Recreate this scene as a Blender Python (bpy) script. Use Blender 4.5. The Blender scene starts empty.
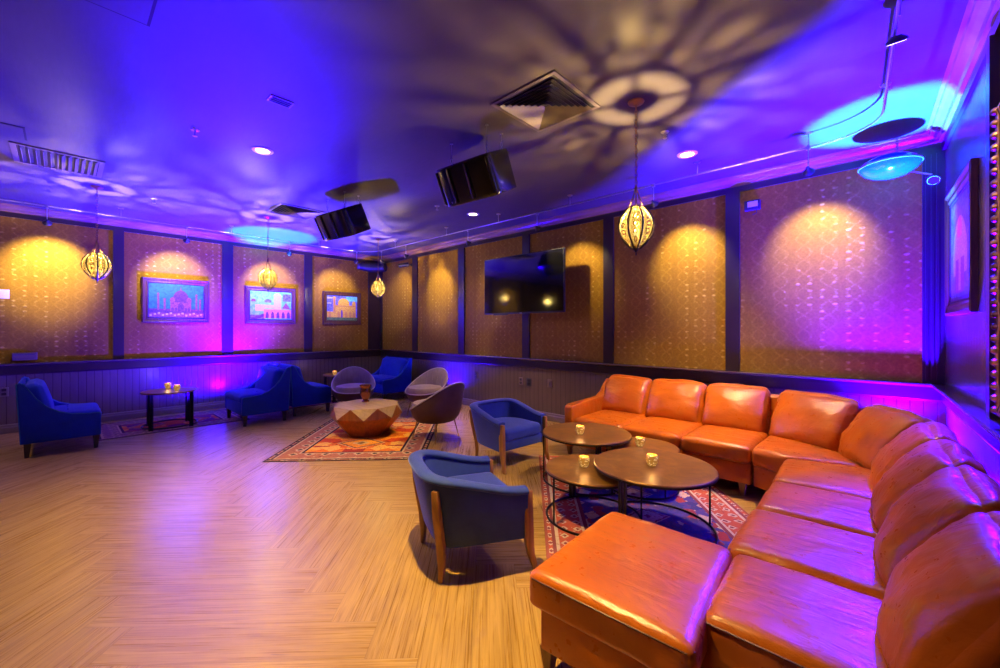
import bpy, bmesh, math, random
from mathutils import Vector, Matrix, noise
random.seed(7)
PI = math.pi
scene = bpy.context.scene
COL = scene.collection

# ------------------------------------------------------------------ room numbers (metres)
YW, XL, ZC = 5.463, -9.208, 3.28          # back wall, left wall, ceiling
RAIL = 1.005
YN = -4.2                                  # wall behind the camera
def xr(y): return 0.405 + 0.03*(YW - y)    # right wall (a hair off square)

# ------------------------------------------------------------------ node helpers
class NT:
    def __init__(s, name):
        s.m = bpy.data.materials.new(name); s.m.use_nodes = True
        s.t = s.m.node_tree; s.t.nodes.clear()
        s.out = s.t.nodes.new('ShaderNodeOutputMaterial')
        s._obj = None
    def n(s, typ, **kw):
        nd = s.t.nodes.new(typ)
        for k, v in kw.items(): setattr(nd, k, v)
        return nd
    def lk(s, a, b): s.t.links.new(a, b)
    def put(s, sock, v):
        if isinstance(v, bpy.types.NodeSocket): s.lk(v, sock)
        elif v is not None:
            if sock.type == 'RGBA' and len(v) == 3: v = (*v, 1)
            sock.default_value = v
    def math(s, op, a, b=None, c=None):
        nd = s.n('ShaderNodeMath', operation=op)
        s.put(nd.inputs[0], a)
        if b is not None: s.put(nd.inputs[1], b)
        if c is not None: s.put(nd.inputs[2], c)
        return nd.outputs[0]
    def obj(s):
        if s._obj is None: s._obj = s.n('ShaderNodeTexCoord').outputs['Object']
        return s._obj
    def xyz(s, v=None):
        nd = s.n('ShaderNodeSeparateXYZ'); s.lk(v or s.obj(), nd.inputs[0]); return nd.outputs
    def comb(s, x, y, z=0.0):
        nd = s.n('ShaderNodeCombineXYZ')
        for i, v in enumerate((x, y, z)): s.put(nd.inputs[i], v)
        return nd.outputs[0]
    def noise(s, scale, detail=3, vec=None, rough=.55, dist=0.0):
        nd = s.n('ShaderNodeTexNoise'); s.lk(vec or s.obj(), nd.inputs['Vector'])
        nd.inputs['Scale'].default_value = scale; nd.inputs['Detail'].default_value = detail
        nd.inputs['Roughness'].default_value = rough; nd.inputs['Distortion'].default_value = dist
        return nd.outputs['Fac']
    def mapping(s, scale=(1, 1, 1), rot=(0, 0, 0), loc=(0, 0, 0), vec=None):
        nd = s.n('ShaderNodeMapping'); s.lk(vec or s.obj(), nd.inputs[0])
        nd.inputs['Scale'].default_value = scale; nd.inputs['Rotation'].default_value = rot
        nd.inputs['Location'].default_value = loc
        return nd.outputs[0]
    def mix(s, f, a, b):
        nd = s.n('ShaderNodeMix', data_type='RGBA')
        s.put(nd.inputs[0], f); s.put(nd.inputs[6], a); s.put(nd.inputs[7], b)
        return nd.outputs[2]
    def ramp(s, f, stops, interp='LINEAR'):
        nd = s.n('ShaderNodeValToRGB'); s.put(nd.inputs[0], f)
        cr = nd.color_ramp; cr.interpolation = interp
        while len(cr.elements) < len(stops): cr.elements.new(.5)
        for e, (p, c) in zip(cr.elements, stops):
            e.position = p; e.color = (*c, 1) if len(c) == 3 else c
        return nd.outputs[0]
    def sm(s, v, a, b):
        nd = s.n('ShaderNodeMapRange', interpolation_type='SMOOTHSTEP')
        s.put(nd.inputs[0], v); nd.inputs[1].default_value = a; nd.inputs[2].default_value = b
        return nd.outputs[0]
    def bump(s, h, strength=.3, dist=.01):
        nd = s.n('ShaderNodeBump'); s.lk(h, nd.inputs['Height'])
        nd.inputs['Strength'].default_value = strength; nd.inputs['Distance'].default_value = dist
        return nd.outputs[0]
    def bsdf(s, color, rough=.5, metal=0.0, bump=None, spec=.5, sheen=0.0, sheen_tint=None, coat=0.0, coat_rough=.1, emit=None, estr=0.0, trans=0.0, alpha=None):
        b = s.n('ShaderNodeBsdfPrincipled')
        s.put(b.inputs['Base Color'], color); s.put(b.inputs['Roughness'], rough); s.put(b.inputs['Metallic'], metal)
        b.inputs['Specular IOR Level'].default_value = spec
        if sheen: b.inputs['Sheen Weight'].default_value = sheen; b.inputs['Sheen Roughness'].default_value = .4
        if sheen_tint: b.inputs['Sheen Tint'].default_value = (*sheen_tint, 1)
        if coat: b.inputs['Coat Weight'].default_value = coat; b.inputs['Coat Roughness'].default_value = coat_rough
        if emit: s.put(b.inputs['Emission Color'], emit); b.inputs['Emission Strength'].default_value = estr
        if trans: b.inputs['Transmission Weight'].default_value = trans
        if bump is not None: s.lk(bump, b.inputs['Normal'])
        s.lk(b.outputs[0], s.out.inputs[0]); s.b = b
        return s.m

def plain(name, color, rough=.5, metal=0.0, var=.12, nscale=14, **kw):
    """one colour, gently mottled"""
    t = NT(name)
    f = t.noise(nscale, 4)
    lo = tuple(c*(1-var) for c in color); hi = tuple(min(1, c*(1+var)) for c in color)
    c = t.mix(f, lo, hi)
    return t.bsdf(c, rough, metal, **kw)

# ------------------------------------------------------------------ materials
def mat_leather():
    t = NT('cognac_leather')
    big = t.noise(3.2, 4); fine = t.noise(260, 2)
    col = t.ramp(big, [(.25, (.40, .085, .003)), (.6, (.53, .125, .004)), (.85, (.61, .16, .006))])
    wr = t.math('ADD', t.noise(5.5, 4, t.mapping((1, 3.0, 1.6)), .5, .5), t.math('MULTIPLY', t.noise(2.6, 2, t.mapping((1, 2.2, 1.2), (0, 0, .5)), .45, .6), 1.2))
    h = t.math('ADD', t.math('MULTIPLY', wr, 1.0), t.math('MULTIPLY', fine, .035))
    rough = t.math('ADD', .22, t.math('MULTIPLY', t.noise(22, 3), .16))
    return t.bsdf(col, rough, bump=t.bump(h, .42, .02), spec=.42)
def mat_velvet(name, c, sheen=.35):
    t = NT(name)
    f = t.noise(9, 4); g = t.noise(420, 2)
    col = t.mix(f, tuple(x*.75 for x in c), tuple(x*1.25 for x in c))
    return t.bsdf(col, .75, bump=t.bump(g, .25, .002), spec=.25, sheen=sheen, sheen_tint=tuple(min(1, .25 + x*2.2) for x in c))
def mat_wood(name, a, b, scale=1.0, rough=.38, axis=2):
    t = NT(name)
    sc = [26, 26, 26]; sc[axis] = 2.2
    f = t.noise(scale, 5, t.mapping(sc), .6, .6)
    return t.bsdf(t.ramp(f, [(.3, a), (.7, b)]), rough, bump=t.bump(f, .12, .003))
def mat_floor():
    t = NT('herringbone_plank_floor')
    x, y, z = t.xyz()
    w, n = .2438, 5
    k = 1/(math.sqrt(2)*w)
    y0 = t.math('SUBTRACT', y, .25)
    a = t.math('MULTIPLY', t.math('ADD', x, y0), k); b = t.math('MULTIPLY', t.math('SUBTRACT', x, y0), k)
    i = t.math('FLOOR', a); j = t.math('FLOOR', b)
    fa = t.math('SUBTRACT', a, i); fb = t.math('SUBTRACT', b, j)
    d = t.math('FLOORED_MODULO', t.math('SUBTRACT', i, j), float(2*n))
    ish = t.math('LESS_THAN', d, n - .5)
    nh = t.math('SUBTRACT', 1.0, ish)
    # position along and across the plank, and the plank's own number
    al_h = t.math('ADD', d, fa); ac_h = fb
    e = t.math('SUBTRACT', 2*n - 1, d)
    al_v = t.math('ADD', e, fb); ac_v = fa
    along = t.math('ADD', t.math('MULTIPLY', ish, al_h), t.math('MULTIPLY', nh, al_v))
    across = t.math('ADD', t.math('MULTIPLY', ish, ac_h), t.math('MULTIPLY', nh, ac_v))
    idx = t.math('ADD', t.math('MULTIPLY', ish, t.math('SUBTRACT', i, d)), t.math('MULTIPLY', nh, i))
    idy = t.math('ADD', t.math('MULTIPLY', ish, j), t.math('MULTIPLY', nh, t.math('SUBTRACT', j, e)))
    wn = t.n('ShaderNodeTexWhiteNoise', noise_dimensions='3D'); t.lk(t.comb(idx, idy, ish), wn.inputs['Vector'])
    rnd = wn.outputs['Value']
    gv = t.comb(t.math('ADD', along, t.math('MULTIPLY', rnd, 40)), t.math('MULTIPLY', across, 9.0), t.math('MULTIPLY', rnd, 17))
    g1 = t.noise(1.0, 6, t.mapping((.55, 1, 1), vec=gv), .65, .8)
    g2 = t.noise(1.0, 3, t.mapping((.45, 3.6, 1), vec=gv), .6, .3)
    f = t.math('ADD', t.math('MULTIPLY', g1, .65), t.math('MULTIPLY', g2, .35))
    col = t.ramp(f, [(.28, (.13, .064, .015)), (.43, (.30, .165, .036)), (.56, (.43, .26, .070)), (.75, (.55, .35, .11))])
    col = t.mix(t.math('MULTIPLY', rnd, .18), col, (.27, .15, .03))
    knot = t.sm(t.noise(1.6, 2, t.mapping((.5, .55, 1), vec=gv)), .73, .80)
    col = t.mix(t.math('MULTIPLY', knot, .6), col, (.05, .024, .012))
    # seams
    s1 = t.math('MINIMUM', across, t.math('SUBTRACT', 1.0, across))
    s2 = t.math('MINIMUM', along, t.math('SUBTRACT', float(n), along))
    sm = t.math('MINIMUM', s1, s2)
    seam = t.sm(sm, .0, .012)
    col = t.mix(t.math('ADD', .62, t.math('MULTIPLY', seam, .38)), (.09, .042, .016), col)
    h = t.math('ADD', t.math('MULTIPLY', f, .25), seam)
    rough = t.math('ADD', .20, t.math('MULTIPLY', g2, .18))
    return t.bsdf(col, rough, bump=t.bump(h, .12, .004), spec=.46)
def mat_wallpaper(name, use_y):
    t = NT(name)
    x, y, z = t.xyz()
    u = y if use_y else x
    p, q = .21, .30
    up = t.math('MULTIPLY', u, PI/p)
    sz = t.math('MULTIPLY', t.math('SINE', t.math('MULTIPLY', z, 2*PI/q)), .95)
    l1 = t.math('ABSOLUTE', t.math('SINE', t.math('ADD', up, sz)))
    l2 = t.math('ABSOLUTE', t.math('SINE', t.math('SUBTRACT', up, sz)))
    lat = t.sm(t.math('MINIMUM', l1, l2), .34, .08)
    # raised lens shaped studs in pairs of columns
    su = t.math('SUBTRACT', t.math('FRACT', t.math('MULTIPLY', u, 2/p)), .5)
    szz = t.math('SUBTRACT', t.math('FRACT', t.math('MULTIPLY', z, 1/.075)), .5)
    rr = t.math('ADD', t.math('POWER', t.math('MULTIPLY', su, 3.4), 2.0), t.math('POWER', t.math('MULTIPLY', szz, 4.6), 2.0))
    stud = t.sm(rr, .95, .15)
    keep = t.math('MULTIPLY', t.sm(t.noise(4.5, 1, t.mapping((1, 1, .35))), .45, .62), t.sm(t.noise(12, 2), .42, .62))
    stud = t.math('MULTIPLY', stud, keep)
    fine = t.noise(55, 3)
    wear = t.noise(2.3, 4)
    pat = t.math('ADD', t.math('MULTIPLY', lat, .13), t.math('ADD', t.math('MULTIPLY', stud, .45), t.math('MULTIPLY', fine, .55)))
    pat2 = t.math('MULTIPLY', pat, t.math('ADD', .70, t.math('MULTIPLY', wear, .6)))
    col = t.ramp(pat2, [(.10, (.25, .135, .012)), (.40, (.35, .205, .018)), (.95, (.62, .44, .085))])
    h = t.math('ADD', t.math('MULTIPLY', pat, .6), t.math('MULTIPLY', stud, .5))
    rough = t.math('SUBTRACT', .50, t.math('MULTIPLY', stud, .20))
    return t.bsdf(col, t.math('ADD', rough, .06), .35, bump=t.bump(h, .5, .006), spec=.12)
def mat_board(name, use_y):
    """painted bead-board wainscot"""
    t = NT(name)
    x, y, z = t.xyz()
    u = y if use_y else x
    fr = t.math('FRACT', t.math('MULTIPLY', u, 1/.09))
    g = t.math('MINIMUM', fr, t.math('SUBTRACT', 1.0, fr))
    gr = t.sm(g, .0, .07)
    col = t.mix(t.noise(3, 4, t.mapping((6, 6, .8))), (.105, .072, .050), (.150, .105, .072))
    col = t.mix(gr, (.055, .036, .026), col)
    return t.bsdf(col, .27, bump=t.bump(gr, .35, .006), spec=.5)
def mat_ceiling():
    t = NT('satin_umber_ceiling_paint')
    f = t.noise(1.6, 5, t.mapping((1, 1, 1)), .6, .8)
    br = t.noise(4, 4, t.mapping((1.2, 9, 1), (0, 0, .75)), .6, .5)
    c = t.mix(f, (.066, .052, .052), (.090, .072, .070))
    return t.bsdf(c, t.math('ADD', .50, t.math('MULTIPLY', br, .16)), bump=t.bump(br, .10, .006), spec=.14)
def mat_rug(name, hx, hy, field, lines, border, bline, motif, fs=1.0, edge=(.03, .015, .012)):
    t = NT(name)
    x, y, z = t.xyz()
    ax = t.math('ABSOLUTE', x); ay = t.math('ABSOLUTE', y)
    wob = t.math('MULTIPLY', t.math('SUBTRACT', t.noise(30, 3), .5), .03)
    axw = t.math('ADD', ax, wob); ayw = t.math('ADD', ay, wob)
    def cells(scale, off, pal):
        v = t.n('ShaderNodeTexVoronoi', distance='MANHATTAN'); v.inputs['Scale'].default_value = scale; v.inputs['Randomness'].default_value = .8
        t.lk(t.comb(t.math('ADD', axw, off), t.math('ADD', ayw, off)), v.inputs['Vector'])
        sp = t.n('ShaderNodeSeparateColor'); t.lk(v.outputs['Color'], sp.inputs[0])
        return t.ramp(sp.outputs[0], pal, 'CONSTANT'), v.outputs['Distance']
    big, bd = cells(5.5/fs, 3.1, field)
    small, sd = cells(17/fs**.6, 1.7, [(0, border), (.3, bline), (.5, motif), (.72, lines), (.86, bline)])
    # nested diamond medallions repeated along the length
    py = t.math('ABSOLUTE', t.math('SUBTRACT', t.math('FLOORED_MODULO', t.math('ADD', y, 10*fs + .4*fs), .8*fs), .4*fs))
    dm = t.math('ADD', t.math('DIVIDE', axw, .42*fs), t.math('DIVIDE', t.math('ADD', py, wob), .36*fs))
    med = t.ramp(t.math('MULTIPLY', dm, .8), [(0, lines), (.12, motif), (.22, field[1][1]), (.48, lines), (.54, motif), (.60, field[0][1])], 'CONSTANT')
    c = t.mix(t.math('MULTIPLY', t.math('LESS_THAN', dm, .85), .8), big, med)
    c = t.mix(t.math('MULTIPLY', t.math('LESS_THAN', sd, .22), .55), c, small)
    e = t.math('MAXIMUM', t.math('SUBTRACT', ax, hx), t.math('SUBTRACT', ay, hy))        # <=0 inside
    bc = t.mix(t.math('LESS_THAN', sd, .36), border, small)
    ros = t.math('ADD', t.math('ABSOLUTE', t.math('SUBTRACT', t.math('FRACT', t.math('MULTIPLY', axw, 5.2/fs)), .5)), t.math('ABSOLUTE', t.math('SUBTRACT', t.math('FRACT', t.math('MULTIPLY', ayw, 5.2/fs)), .5)))
    bc = t.mix(t.math('LESS_THAN', ros, .34), bc, motif); bc = t.mix(t.math('LESS_THAN', ros, .18), bc, lines)
    c = t.mix(t.math('GREATER_THAN', e, -.30), c, bc)
    for a, b, col in ((-.33, -.30, lines), (-.30, -.28, motif), (-.10, -.075, motif), (-.075, -.05, lines)):
        c = t.mix(t.math('MULTIPLY', t.math('GREATER_THAN', e, a), t.math('LESS_THAN', e, b)), c, col)
    c = t.mix(t.math('GREATER_THAN', e, -.022), c, edge)
    c = t.mix(t.math('MULTIPLY', t.sm(t.noise(46, 4), .50, .72), .55), c, lines)
    return t.bsdf(c, .95, bump=t.bump(t.noise(300, 2), .4, .004), spec=.1)
def mat_tabletop():
    t = NT('aged_bronze_top')
    f = t.noise(7, 5, None, .6, .7)
    c = t.ramp(f, [(.3, (.15, .058, .010)), (.55, (.26, .115, .018)), (.75, (.36, .18, .035))])
    return t.bsdf(c, t.math('ADD', .30, t.math('MULTIPLY', f, .2)), .30, bump=t.bump(t.noise(40, 3), .05, .003))
def mat_votive():
    t = NT('lit_mercury_glass')
    vo = t.n('ShaderNodeTexVoronoi'); t.lk(t.obj(), vo.inputs['Vector']); vo.inputs['Scale'].default_value = 75
    f = t.sm(vo.outputs['Distance'], .12, .55)
    c = t.mix(f, (1.0, .78, .30), (.45, .20, .03))
    m = t.bsdf(c, .2, .3)
    t.put(t.b.inputs['Emission Color'], c); t.b.inputs['Emission Strength'].default_value = .55
    return m
def mat_emit(name, c, s):
    t = NT(name)
    e = t.n('ShaderNodeEmission'); e.inputs[0].default_value = (*c, 1); e.inputs[1].default_value = s
    t.lk(e.outputs[0], t.out.inputs[0]); return t.m
def mat_filigree():
    """pierced brass panel backed with frosted beads: holes let the bulb's light through"""
    t = NT('pierced_filigree_panel')
    x, y, z = t.xyz()
    ang = t.math('MULTIPLY', t.math('ARCTAN2', y, x), 8/(2*PI))
    fr = t.math('FRACT', t.math('ADD', ang, 8.0))
    du = t.math('SUBTRACT', fr, .5)
    zz = t.math('MULTIPLY', z, 1/.056)
    fz = t.math('SUBTRACT', t.math('FRACT', t.math('ADD', zz, 20.0)), .5)
    r = t.math('SQRT', t.math('ADD', t.math('POWER', t.math('MULTIPLY', du, 2.4), 2.0), t.math('POWER', t.math('MULTIPLY', fz, 1.25), 2.0)))
    ring = t.math('MULTIPLY', t.math('GREATER_THAN', r, .26), t.math('LESS_THAN', r, .44))
    tiny = t.math('GREATER_THAN', t.noise(150, 2), .53)
    hole = t.math('MAXIMUM', t.math('LESS_THAN', r, .26), t.math('MULTIPLY', tiny, t.math('SUBTRACT', 1.0, ring)))
    edge = t.math('LESS_THAN', t.math('ABSOLUTE', du), .46)
    upper = t.sm(z, -.96, -.88)
    hole = t.math('MULTIPLY', t.math('MULTIPLY', hole, edge), t.math('ADD', .12, t.math('MULTIPLY', upper, .88)))
    dif = t.n('ShaderNodeBsdfDiffuse'); dif.inputs[0].default_value = (.0022, .0017, .0008, 1)
    trn = t.n('ShaderNodeBsdfTranslucent'); trn.inputs[0].default_value = (.0016, .0012, .0005, 1)
    m1 = t.n('ShaderNodeMixShader'); m1.inputs[0].default_value = .6; t.lk(dif.outputs[0], m1.inputs[1]); t.lk(trn.outputs[0], m1.inputs[2])
    brass = t.n('ShaderNodeBsdfPrincipled'); brass.inputs['Base Color'].default_value = (.22, .11, .03, 1); brass.inputs['Metallic'].default_value = .8; brass.inputs['Roughness'].default_value = .4
    m2 = t.n('ShaderNodeMixShader'); t.lk(ring, m2.inputs[0]); t.lk(m1.outputs[0], m2.inputs[1]); t.lk(brass.outputs[0], m2.inputs[2])
    tr = t.n('ShaderNodeBsdfTransparent'); tr.inputs[0].default_value = (.95, .86, .55, 1)
    m3 = t.n('ShaderNodeMixShader'); t.lk(t.math('MULTIPLY', hole, .62), m3.inputs[0]); t.lk(m2.outputs[0], m3.inputs[1]); t.lk(tr.outputs[0], m3.inputs[2])
    t.lk(m3.outputs[0], t.out.inputs[0]); return t.m
def mat_lid():
    t = NT('ring_dimming_lid')
    g = t.n('ShaderNodeBsdfPrincipled'); g.inputs['Base Color'].default_value = (.2, .12, .04, 1); g.inputs['Roughness'].default_value = .2
    tr = t.n('ShaderNodeBsdfTransparent'); tr.inputs[0].default_value = (.75, .72, .68, 1)
    mx = t.n('ShaderNodeMixShader'); mx.inputs[0].default_value = .72; t.lk(g.outputs[0], mx.inputs[1]); t.lk(tr.outputs[0], mx.inputs[2])
    t.lk(mx.outputs[0], t.out.inputs[0]); return t.m
def mat_gilt():
    t = NT('carved_gilt_frame')
    w = t.n('ShaderNodeTexWave'); t.lk(t.mapping((1, 1, 1), (.7, 0, 0)), w.inputs[0]); w.inputs['Scale'].default_value = 7; w.inputs['Distortion'].default_value = 3; w.inputs['Detail'].default_value = 2
    f = w.outputs['Fac']
    return t.bsdf(t.ramp(f, [(.2, (.10, .03, .01)), (.6, (.45, .18, .05)), (.9, (.75, .45, .15))]), .4, .3, bump=t.bump(f, .9, .02))

M = dict(
    leather=mat_leather(), navy=mat_velvet('navy_velvet', (.022, .045, .23), 1.0), teal=mat_velvet('peacock_velvet', (.002, .026, .27), .3),
    grey=mat_velvet('grey_beige_boucle', (.23, .17, .15), .2), plum=mat_velvet('dark_plum_shell', (.075, .034, .040), .2), piping=plain('pale_piping', (.42, .34, .30), .6),
    leg=mat_wood('honey_oak_leg', (.22, .085, .020), (.42, .19, .05)), darkleg=mat_wood('espresso_leg', (.012, .007, .006), (.03, .016, .012)),
    sofaleg=mat_wood('tapered_sofa_leg', (.14, .06, .02), (.30, .14, .05)),
    floor=mat_floor(), paper_x=mat_wallpaper('gold_ogee_wallpaper', False), paper_y=mat_wallpaper('gold_ogee_wallpaper_side', True),
    board_x=mat_board('beadboard_paint', False), board_y=mat_board('beadboard_paint_side', True),
    ceiling=mat_ceiling(), trim=plain('dark_walnut_trim', (.030, .016, .014), .30, 0, .25, 5), crown=plain('bronzed_crown_paint', (.23, .125, .07), .24, 0, .15, 4, spec=.6),
    cap=plain('rail_cap_lacquer', (.085, .050, .036), .20, 0, .15, 5, spec=.6), base=plain('baseboard_paint', (.17, .115, .08), .30, 0, .12, 6),
    iron=plain('blackened_iron', (.030, .022, .018), .42, .7, .3, 30), top=mat_tabletop(), bronze_edge=plain('bronze_rim', (.10, .06, .03), .35, .7),
    votive=mat_votive(), flame=mat_emit('candle_flame', (1, .62, .18), 9), wax=plain('candle_wax', (.8, .62, .35), .5),
    brass=plain('antique_brass', (.42, .24, .075), .32, .85, .25, 40), filigree=mat_filigree(), bulb=mat_emit('glowing_bulb', (1, .80, .48), 28),
    black=plain('gloss_black_shell', (.010, .009, .010), .16, 0, .2, 10, spec=.6), matte=plain('matte_black_plastic', (.016, .014, .015), .5, 0, .2, 20),
    screen=plain('dark_glass_screen', (.004, .004, .005), .07, 0, .1, 4, spec=.6), white=plain('white_plastic', (.62, .56, .52), .4, 0, .06, 10),
    vent=plain('painted_vent_metal', (.115, .085, .085), .42, .1, .1, 20), dark=plain('duct_shadow', (.012, .009, .010), .8), steel=plain('brushed_steel', (.45, .42, .42), .3, .9, .15, 40),
    down=mat_emit('downlight_lens', (1, .82, .55), 14), spotlens=mat_emit('spot_lens', (1, .80, .50), 10),
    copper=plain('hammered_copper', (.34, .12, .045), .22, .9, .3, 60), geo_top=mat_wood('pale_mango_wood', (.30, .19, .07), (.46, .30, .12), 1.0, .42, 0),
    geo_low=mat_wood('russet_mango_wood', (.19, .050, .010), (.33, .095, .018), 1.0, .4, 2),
    gilt=mat_gilt(), lid=mat_lid(), frame=mat_wood('bronze_moulding', (.05, .018, .010), (.15, .06, .022), 1.6, .35), frame_in=plain('dark_liner', (.02, .01, .014), .4),
    seam=plain('shadow_gap', (.015, .009, .007), .9), stitch=plain('dark_stitching', (.12, .03, .006), .5),
    mirror=plain('blue_glass_dome', (.008, .035, .35), .10, .0, .1, 4, spec=.8), lens=mat_emit('violet_led_lens', (.04, .01, 1.0), 2.0),
)
M['teal_pipe'] = mat_velvet('peacock_piping', (.02, .10, .26), .5)
M['rug_orange'] = mat_rug('orange_kilim', .9, 1.12, [(0, (.62, .14, .012)), (.25, (.72, .26, .02)), (.45, (.55, .06, .012)), (.62, (.70, .36, .06)), (.8, (.30, .03, .012))], (.035, .014, .018), (.34, .12, .06), (.16, .03, .03), (.50, .33, .16))
M['rug_red'] = mat_rug('red_cream_rug', .83, 1.3, [(0, (.10, .06, .22)), (.3, (.55, .40, .30)), (.42, (.05, .05, .20)), (.7, (.35, .05, .06)), (.85, (.08, .06, .25))], (.22, .05, .06), (.46, .09, .05), (.50, .32, .24), (.56, .42, .32), .55, (.30, .08, .06))
M['rug_plum'] = mat_rug('plum_rug', .65, .92, [(0, (.20, .03, .06)), (.25, (.55, .10, .02)), (.5, (.60, .22, .04)), (.68, (.12, .02, .08)), (.85, (.45, .05, .03))], (.04, .015, .03), (.20, .08, .10), (.35, .10, .10), (.40, .22, .15), .8)
M['rug_rose'] = mat_rug('rose_rug', .42, .75, [(0, (.35, .05, .07)), (.3, (.55, .14, .06)), (.6, (.16, .03, .08)), (.8, (.50, .10, .08))], (.05, .015, .03), (.30, .10, .12), (.40, .08, .10), (.45, .25, .20), .7)

# ------------------------------------------------------------------ mesh builder
class MB:
    def __init__(s): s.v = []; s.f = []; s.mi = []; s.cur = 0
    def add(s, vs, fs):
        o = len(s.v); s.v += [Vector(p) for p in vs]
        for f in fs: s.f.append([i + o for i in f]); s.mi.append(s.cur)
    def xf(s, m, start=0):
        for i in range(start, len(s.v)): s.v[i] = m @ s.v[i]
    def box(s, c, d, rot=None):
        hx, hy, hz = d[0]/2, d[1]/2, d[2]/2
        vs = [Vector((sx*hx, sy*hy, sz*hz)) for sx in (-1, 1) for sy in (-1, 1) for sz in (-1, 1)]
        if rot is not None: vs = [rot @ p for p in vs]
        s.add([p + Vector(c) for p in vs], [(0, 1, 3, 2), (4, 6, 7, 5), (0, 4, 5, 1), (2, 3, 7, 6), (0, 2, 6, 4), (1, 5, 7, 3)])
    def bar(s, a, b, w, d=None, up=(0, 0, 1)):
        a, b = Vector(a), Vector(b); d = d or w
        z = (b - a); L = z.length; z.normalize()
        x = Vector(up).cross(z)
        if x.length < 1e-4: x = Vector((1, 0, 0))
        x.normalize(); y = z.cross(x)
        m = Matrix((x, y, z)).transposed()
        s.box((a + b)/2, (w, d, L), m)
    def tube(s, pts, r, seg=10, closed=False, caps=True):
        pts = [Vector(p) for p in pts]; n = len(pts); rs = r if isinstance(r, (list, tuple)) else [r]*n
        ref = None; rings = []
        for i, p in enumerate(pts):
            if closed: tg = pts[(i+1) % n] - pts[i-1]
            else: tg = pts[min(i+1, n-1)] - pts[max(i-1, 0)]
            tg.normalize()
            if ref is None:
                ref = Vector((0, 0, 1)) if abs(tg.z) < .9 else Vector((1, 0, 0))
            x = ref - tg*ref.dot(tg)
            if x.length < 1e-5: x = tg.orthogonal()
            x.normalize(); y = tg.cross(x); ref = x
            rings.append([p + (x*math.cos(2*PI*k/seg) + y*math.sin(2*PI*k/seg))*rs[i] for k in range(seg)])
        s.loft(rings, closed_loop=closed, caps=caps and not closed)
    def loft(s, rings, closed_loop=False, caps=True, wrap=True):
        m = len(rings[0]); n = len(rings)
        vs = [p for r in rings for p in r]; fs = []
        for i in range(n if closed_loop else n-1):
            a, b = i*m, ((i+1) % n)*m
            for k in range(m if wrap else m-1):
                k2 = (k+1) % m
                fs.append((a+k, a+k2, b+k2, b+k))
        if caps and not closed_loop:
            fs.append(tuple(reversed(range(m)))); fs.append(tuple(range((n-1)*m, n*m)))
        s.add(vs, fs)
    def lathe(s, prof, seg=32, c=(0, 0, 0), closed=False):
        c = Vector(c); rings = []
        for k in range(seg):
            a = 2*PI*k/seg
            rings.append([c + Vector((r*math.cos(a), r*math.sin(a), z)) for r, z in prof])
        s.loft(rings, closed_loop=True, wrap=closed)
    def disc(s, c, r, z, seg=40):
        s.lathe([(0.0005, z), (r, z)], seg, c)
    def prism(s, poly, axis, a, b):
        """extrude a 2D polygon along an axis: axis 0 -> (y,z), 1 -> (x,z), 2 -> (x,y)"""
        def P(p, t):
            q = list(p); q.insert(axis, t); return Vector(q)
        s.loft([[P(p, a) for p in poly], [P(p, b) for p in poly]])
    def build(s, name, mats, parent=None, smooth=True, bevel=0, bseg=2, off=None, sub=0, auto=40):
        me = bpy.data.meshes.new(name)
        vs = s.v if off is None else [p - Vector(off) for p in s.v]
        me.from_pydata([tuple(p) for p in vs], [], s.f)
        if not isinstance(mats, (list, tuple)): mats = [mats]
        for m in mats: me.materials.append(m)
        bm = bmesh.new(); bm.from_mesh(me)
        for f, mi in zip(bm.faces, s.mi): f.material_index = mi; f.smooth = smooth
        bmesh.ops.remove_doubles(bm, verts=bm.verts, dist=1e-5)
        bmesh.ops.recalc_face_normals(bm, faces=bm.faces)
        if bevel:
            es = [e for e in bm.edges if len(e.link_faces) == 2 and e.calc_face_angle(0) > .6]
            bmesh.ops.bevel(bm, geom=es, offset=bevel, segments=bseg, profile=.5, affect='EDGES', clamp_overlap=True)
            for f in bm.faces: f.smooth = smooth
        if smooth:
            for e in bm.edges:
                if len(e.link_faces) == 2 and e.calc_face_angle(0) > math.radians(auto): e.smooth = False
        bm.to_mesh(me); bm.free()
        o = bpy.data.objects.new(name, me); COL.objects.link(o)
        if parent: o.parent = parent
        if sub:
            md = o.modifiers.new('sub', 'SUBSURF'); md.levels = sub; md.render_levels = sub
        return o

def tag(o, label, cat, group=None, kind=None):
    o['label'] = label; o['category'] = cat
    if group: o['group'] = group
    if kind: o['kind'] = kind
    return o
def thing(name, label, cat, loc=(0, 0, 0), rz=0, group=None):
    o = bpy.data.objects.new(name, None); COL.objects.link(o)
    o.empty_display_size = .1
    o.location = loc; o.rotation_euler = (0, 0, rz)
    return tag(o, label, cat, group)
def struct(o): o['kind'] = 'structure'; return o
def dup(root, label, loc, rz=None, group=None):
    def cp(o, parent):
        c = o.copy(); COL.objects.link(c)
        if parent: c.parent = parent
        for ch in list(o.children): cp(ch, c)
        return c
    r = cp(root, None); r['label'] = label; r.location = loc
    if rz is not None: r.rotation_euler = (0, 0, rz)
    if group: r['group'] = group
    return r

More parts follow.
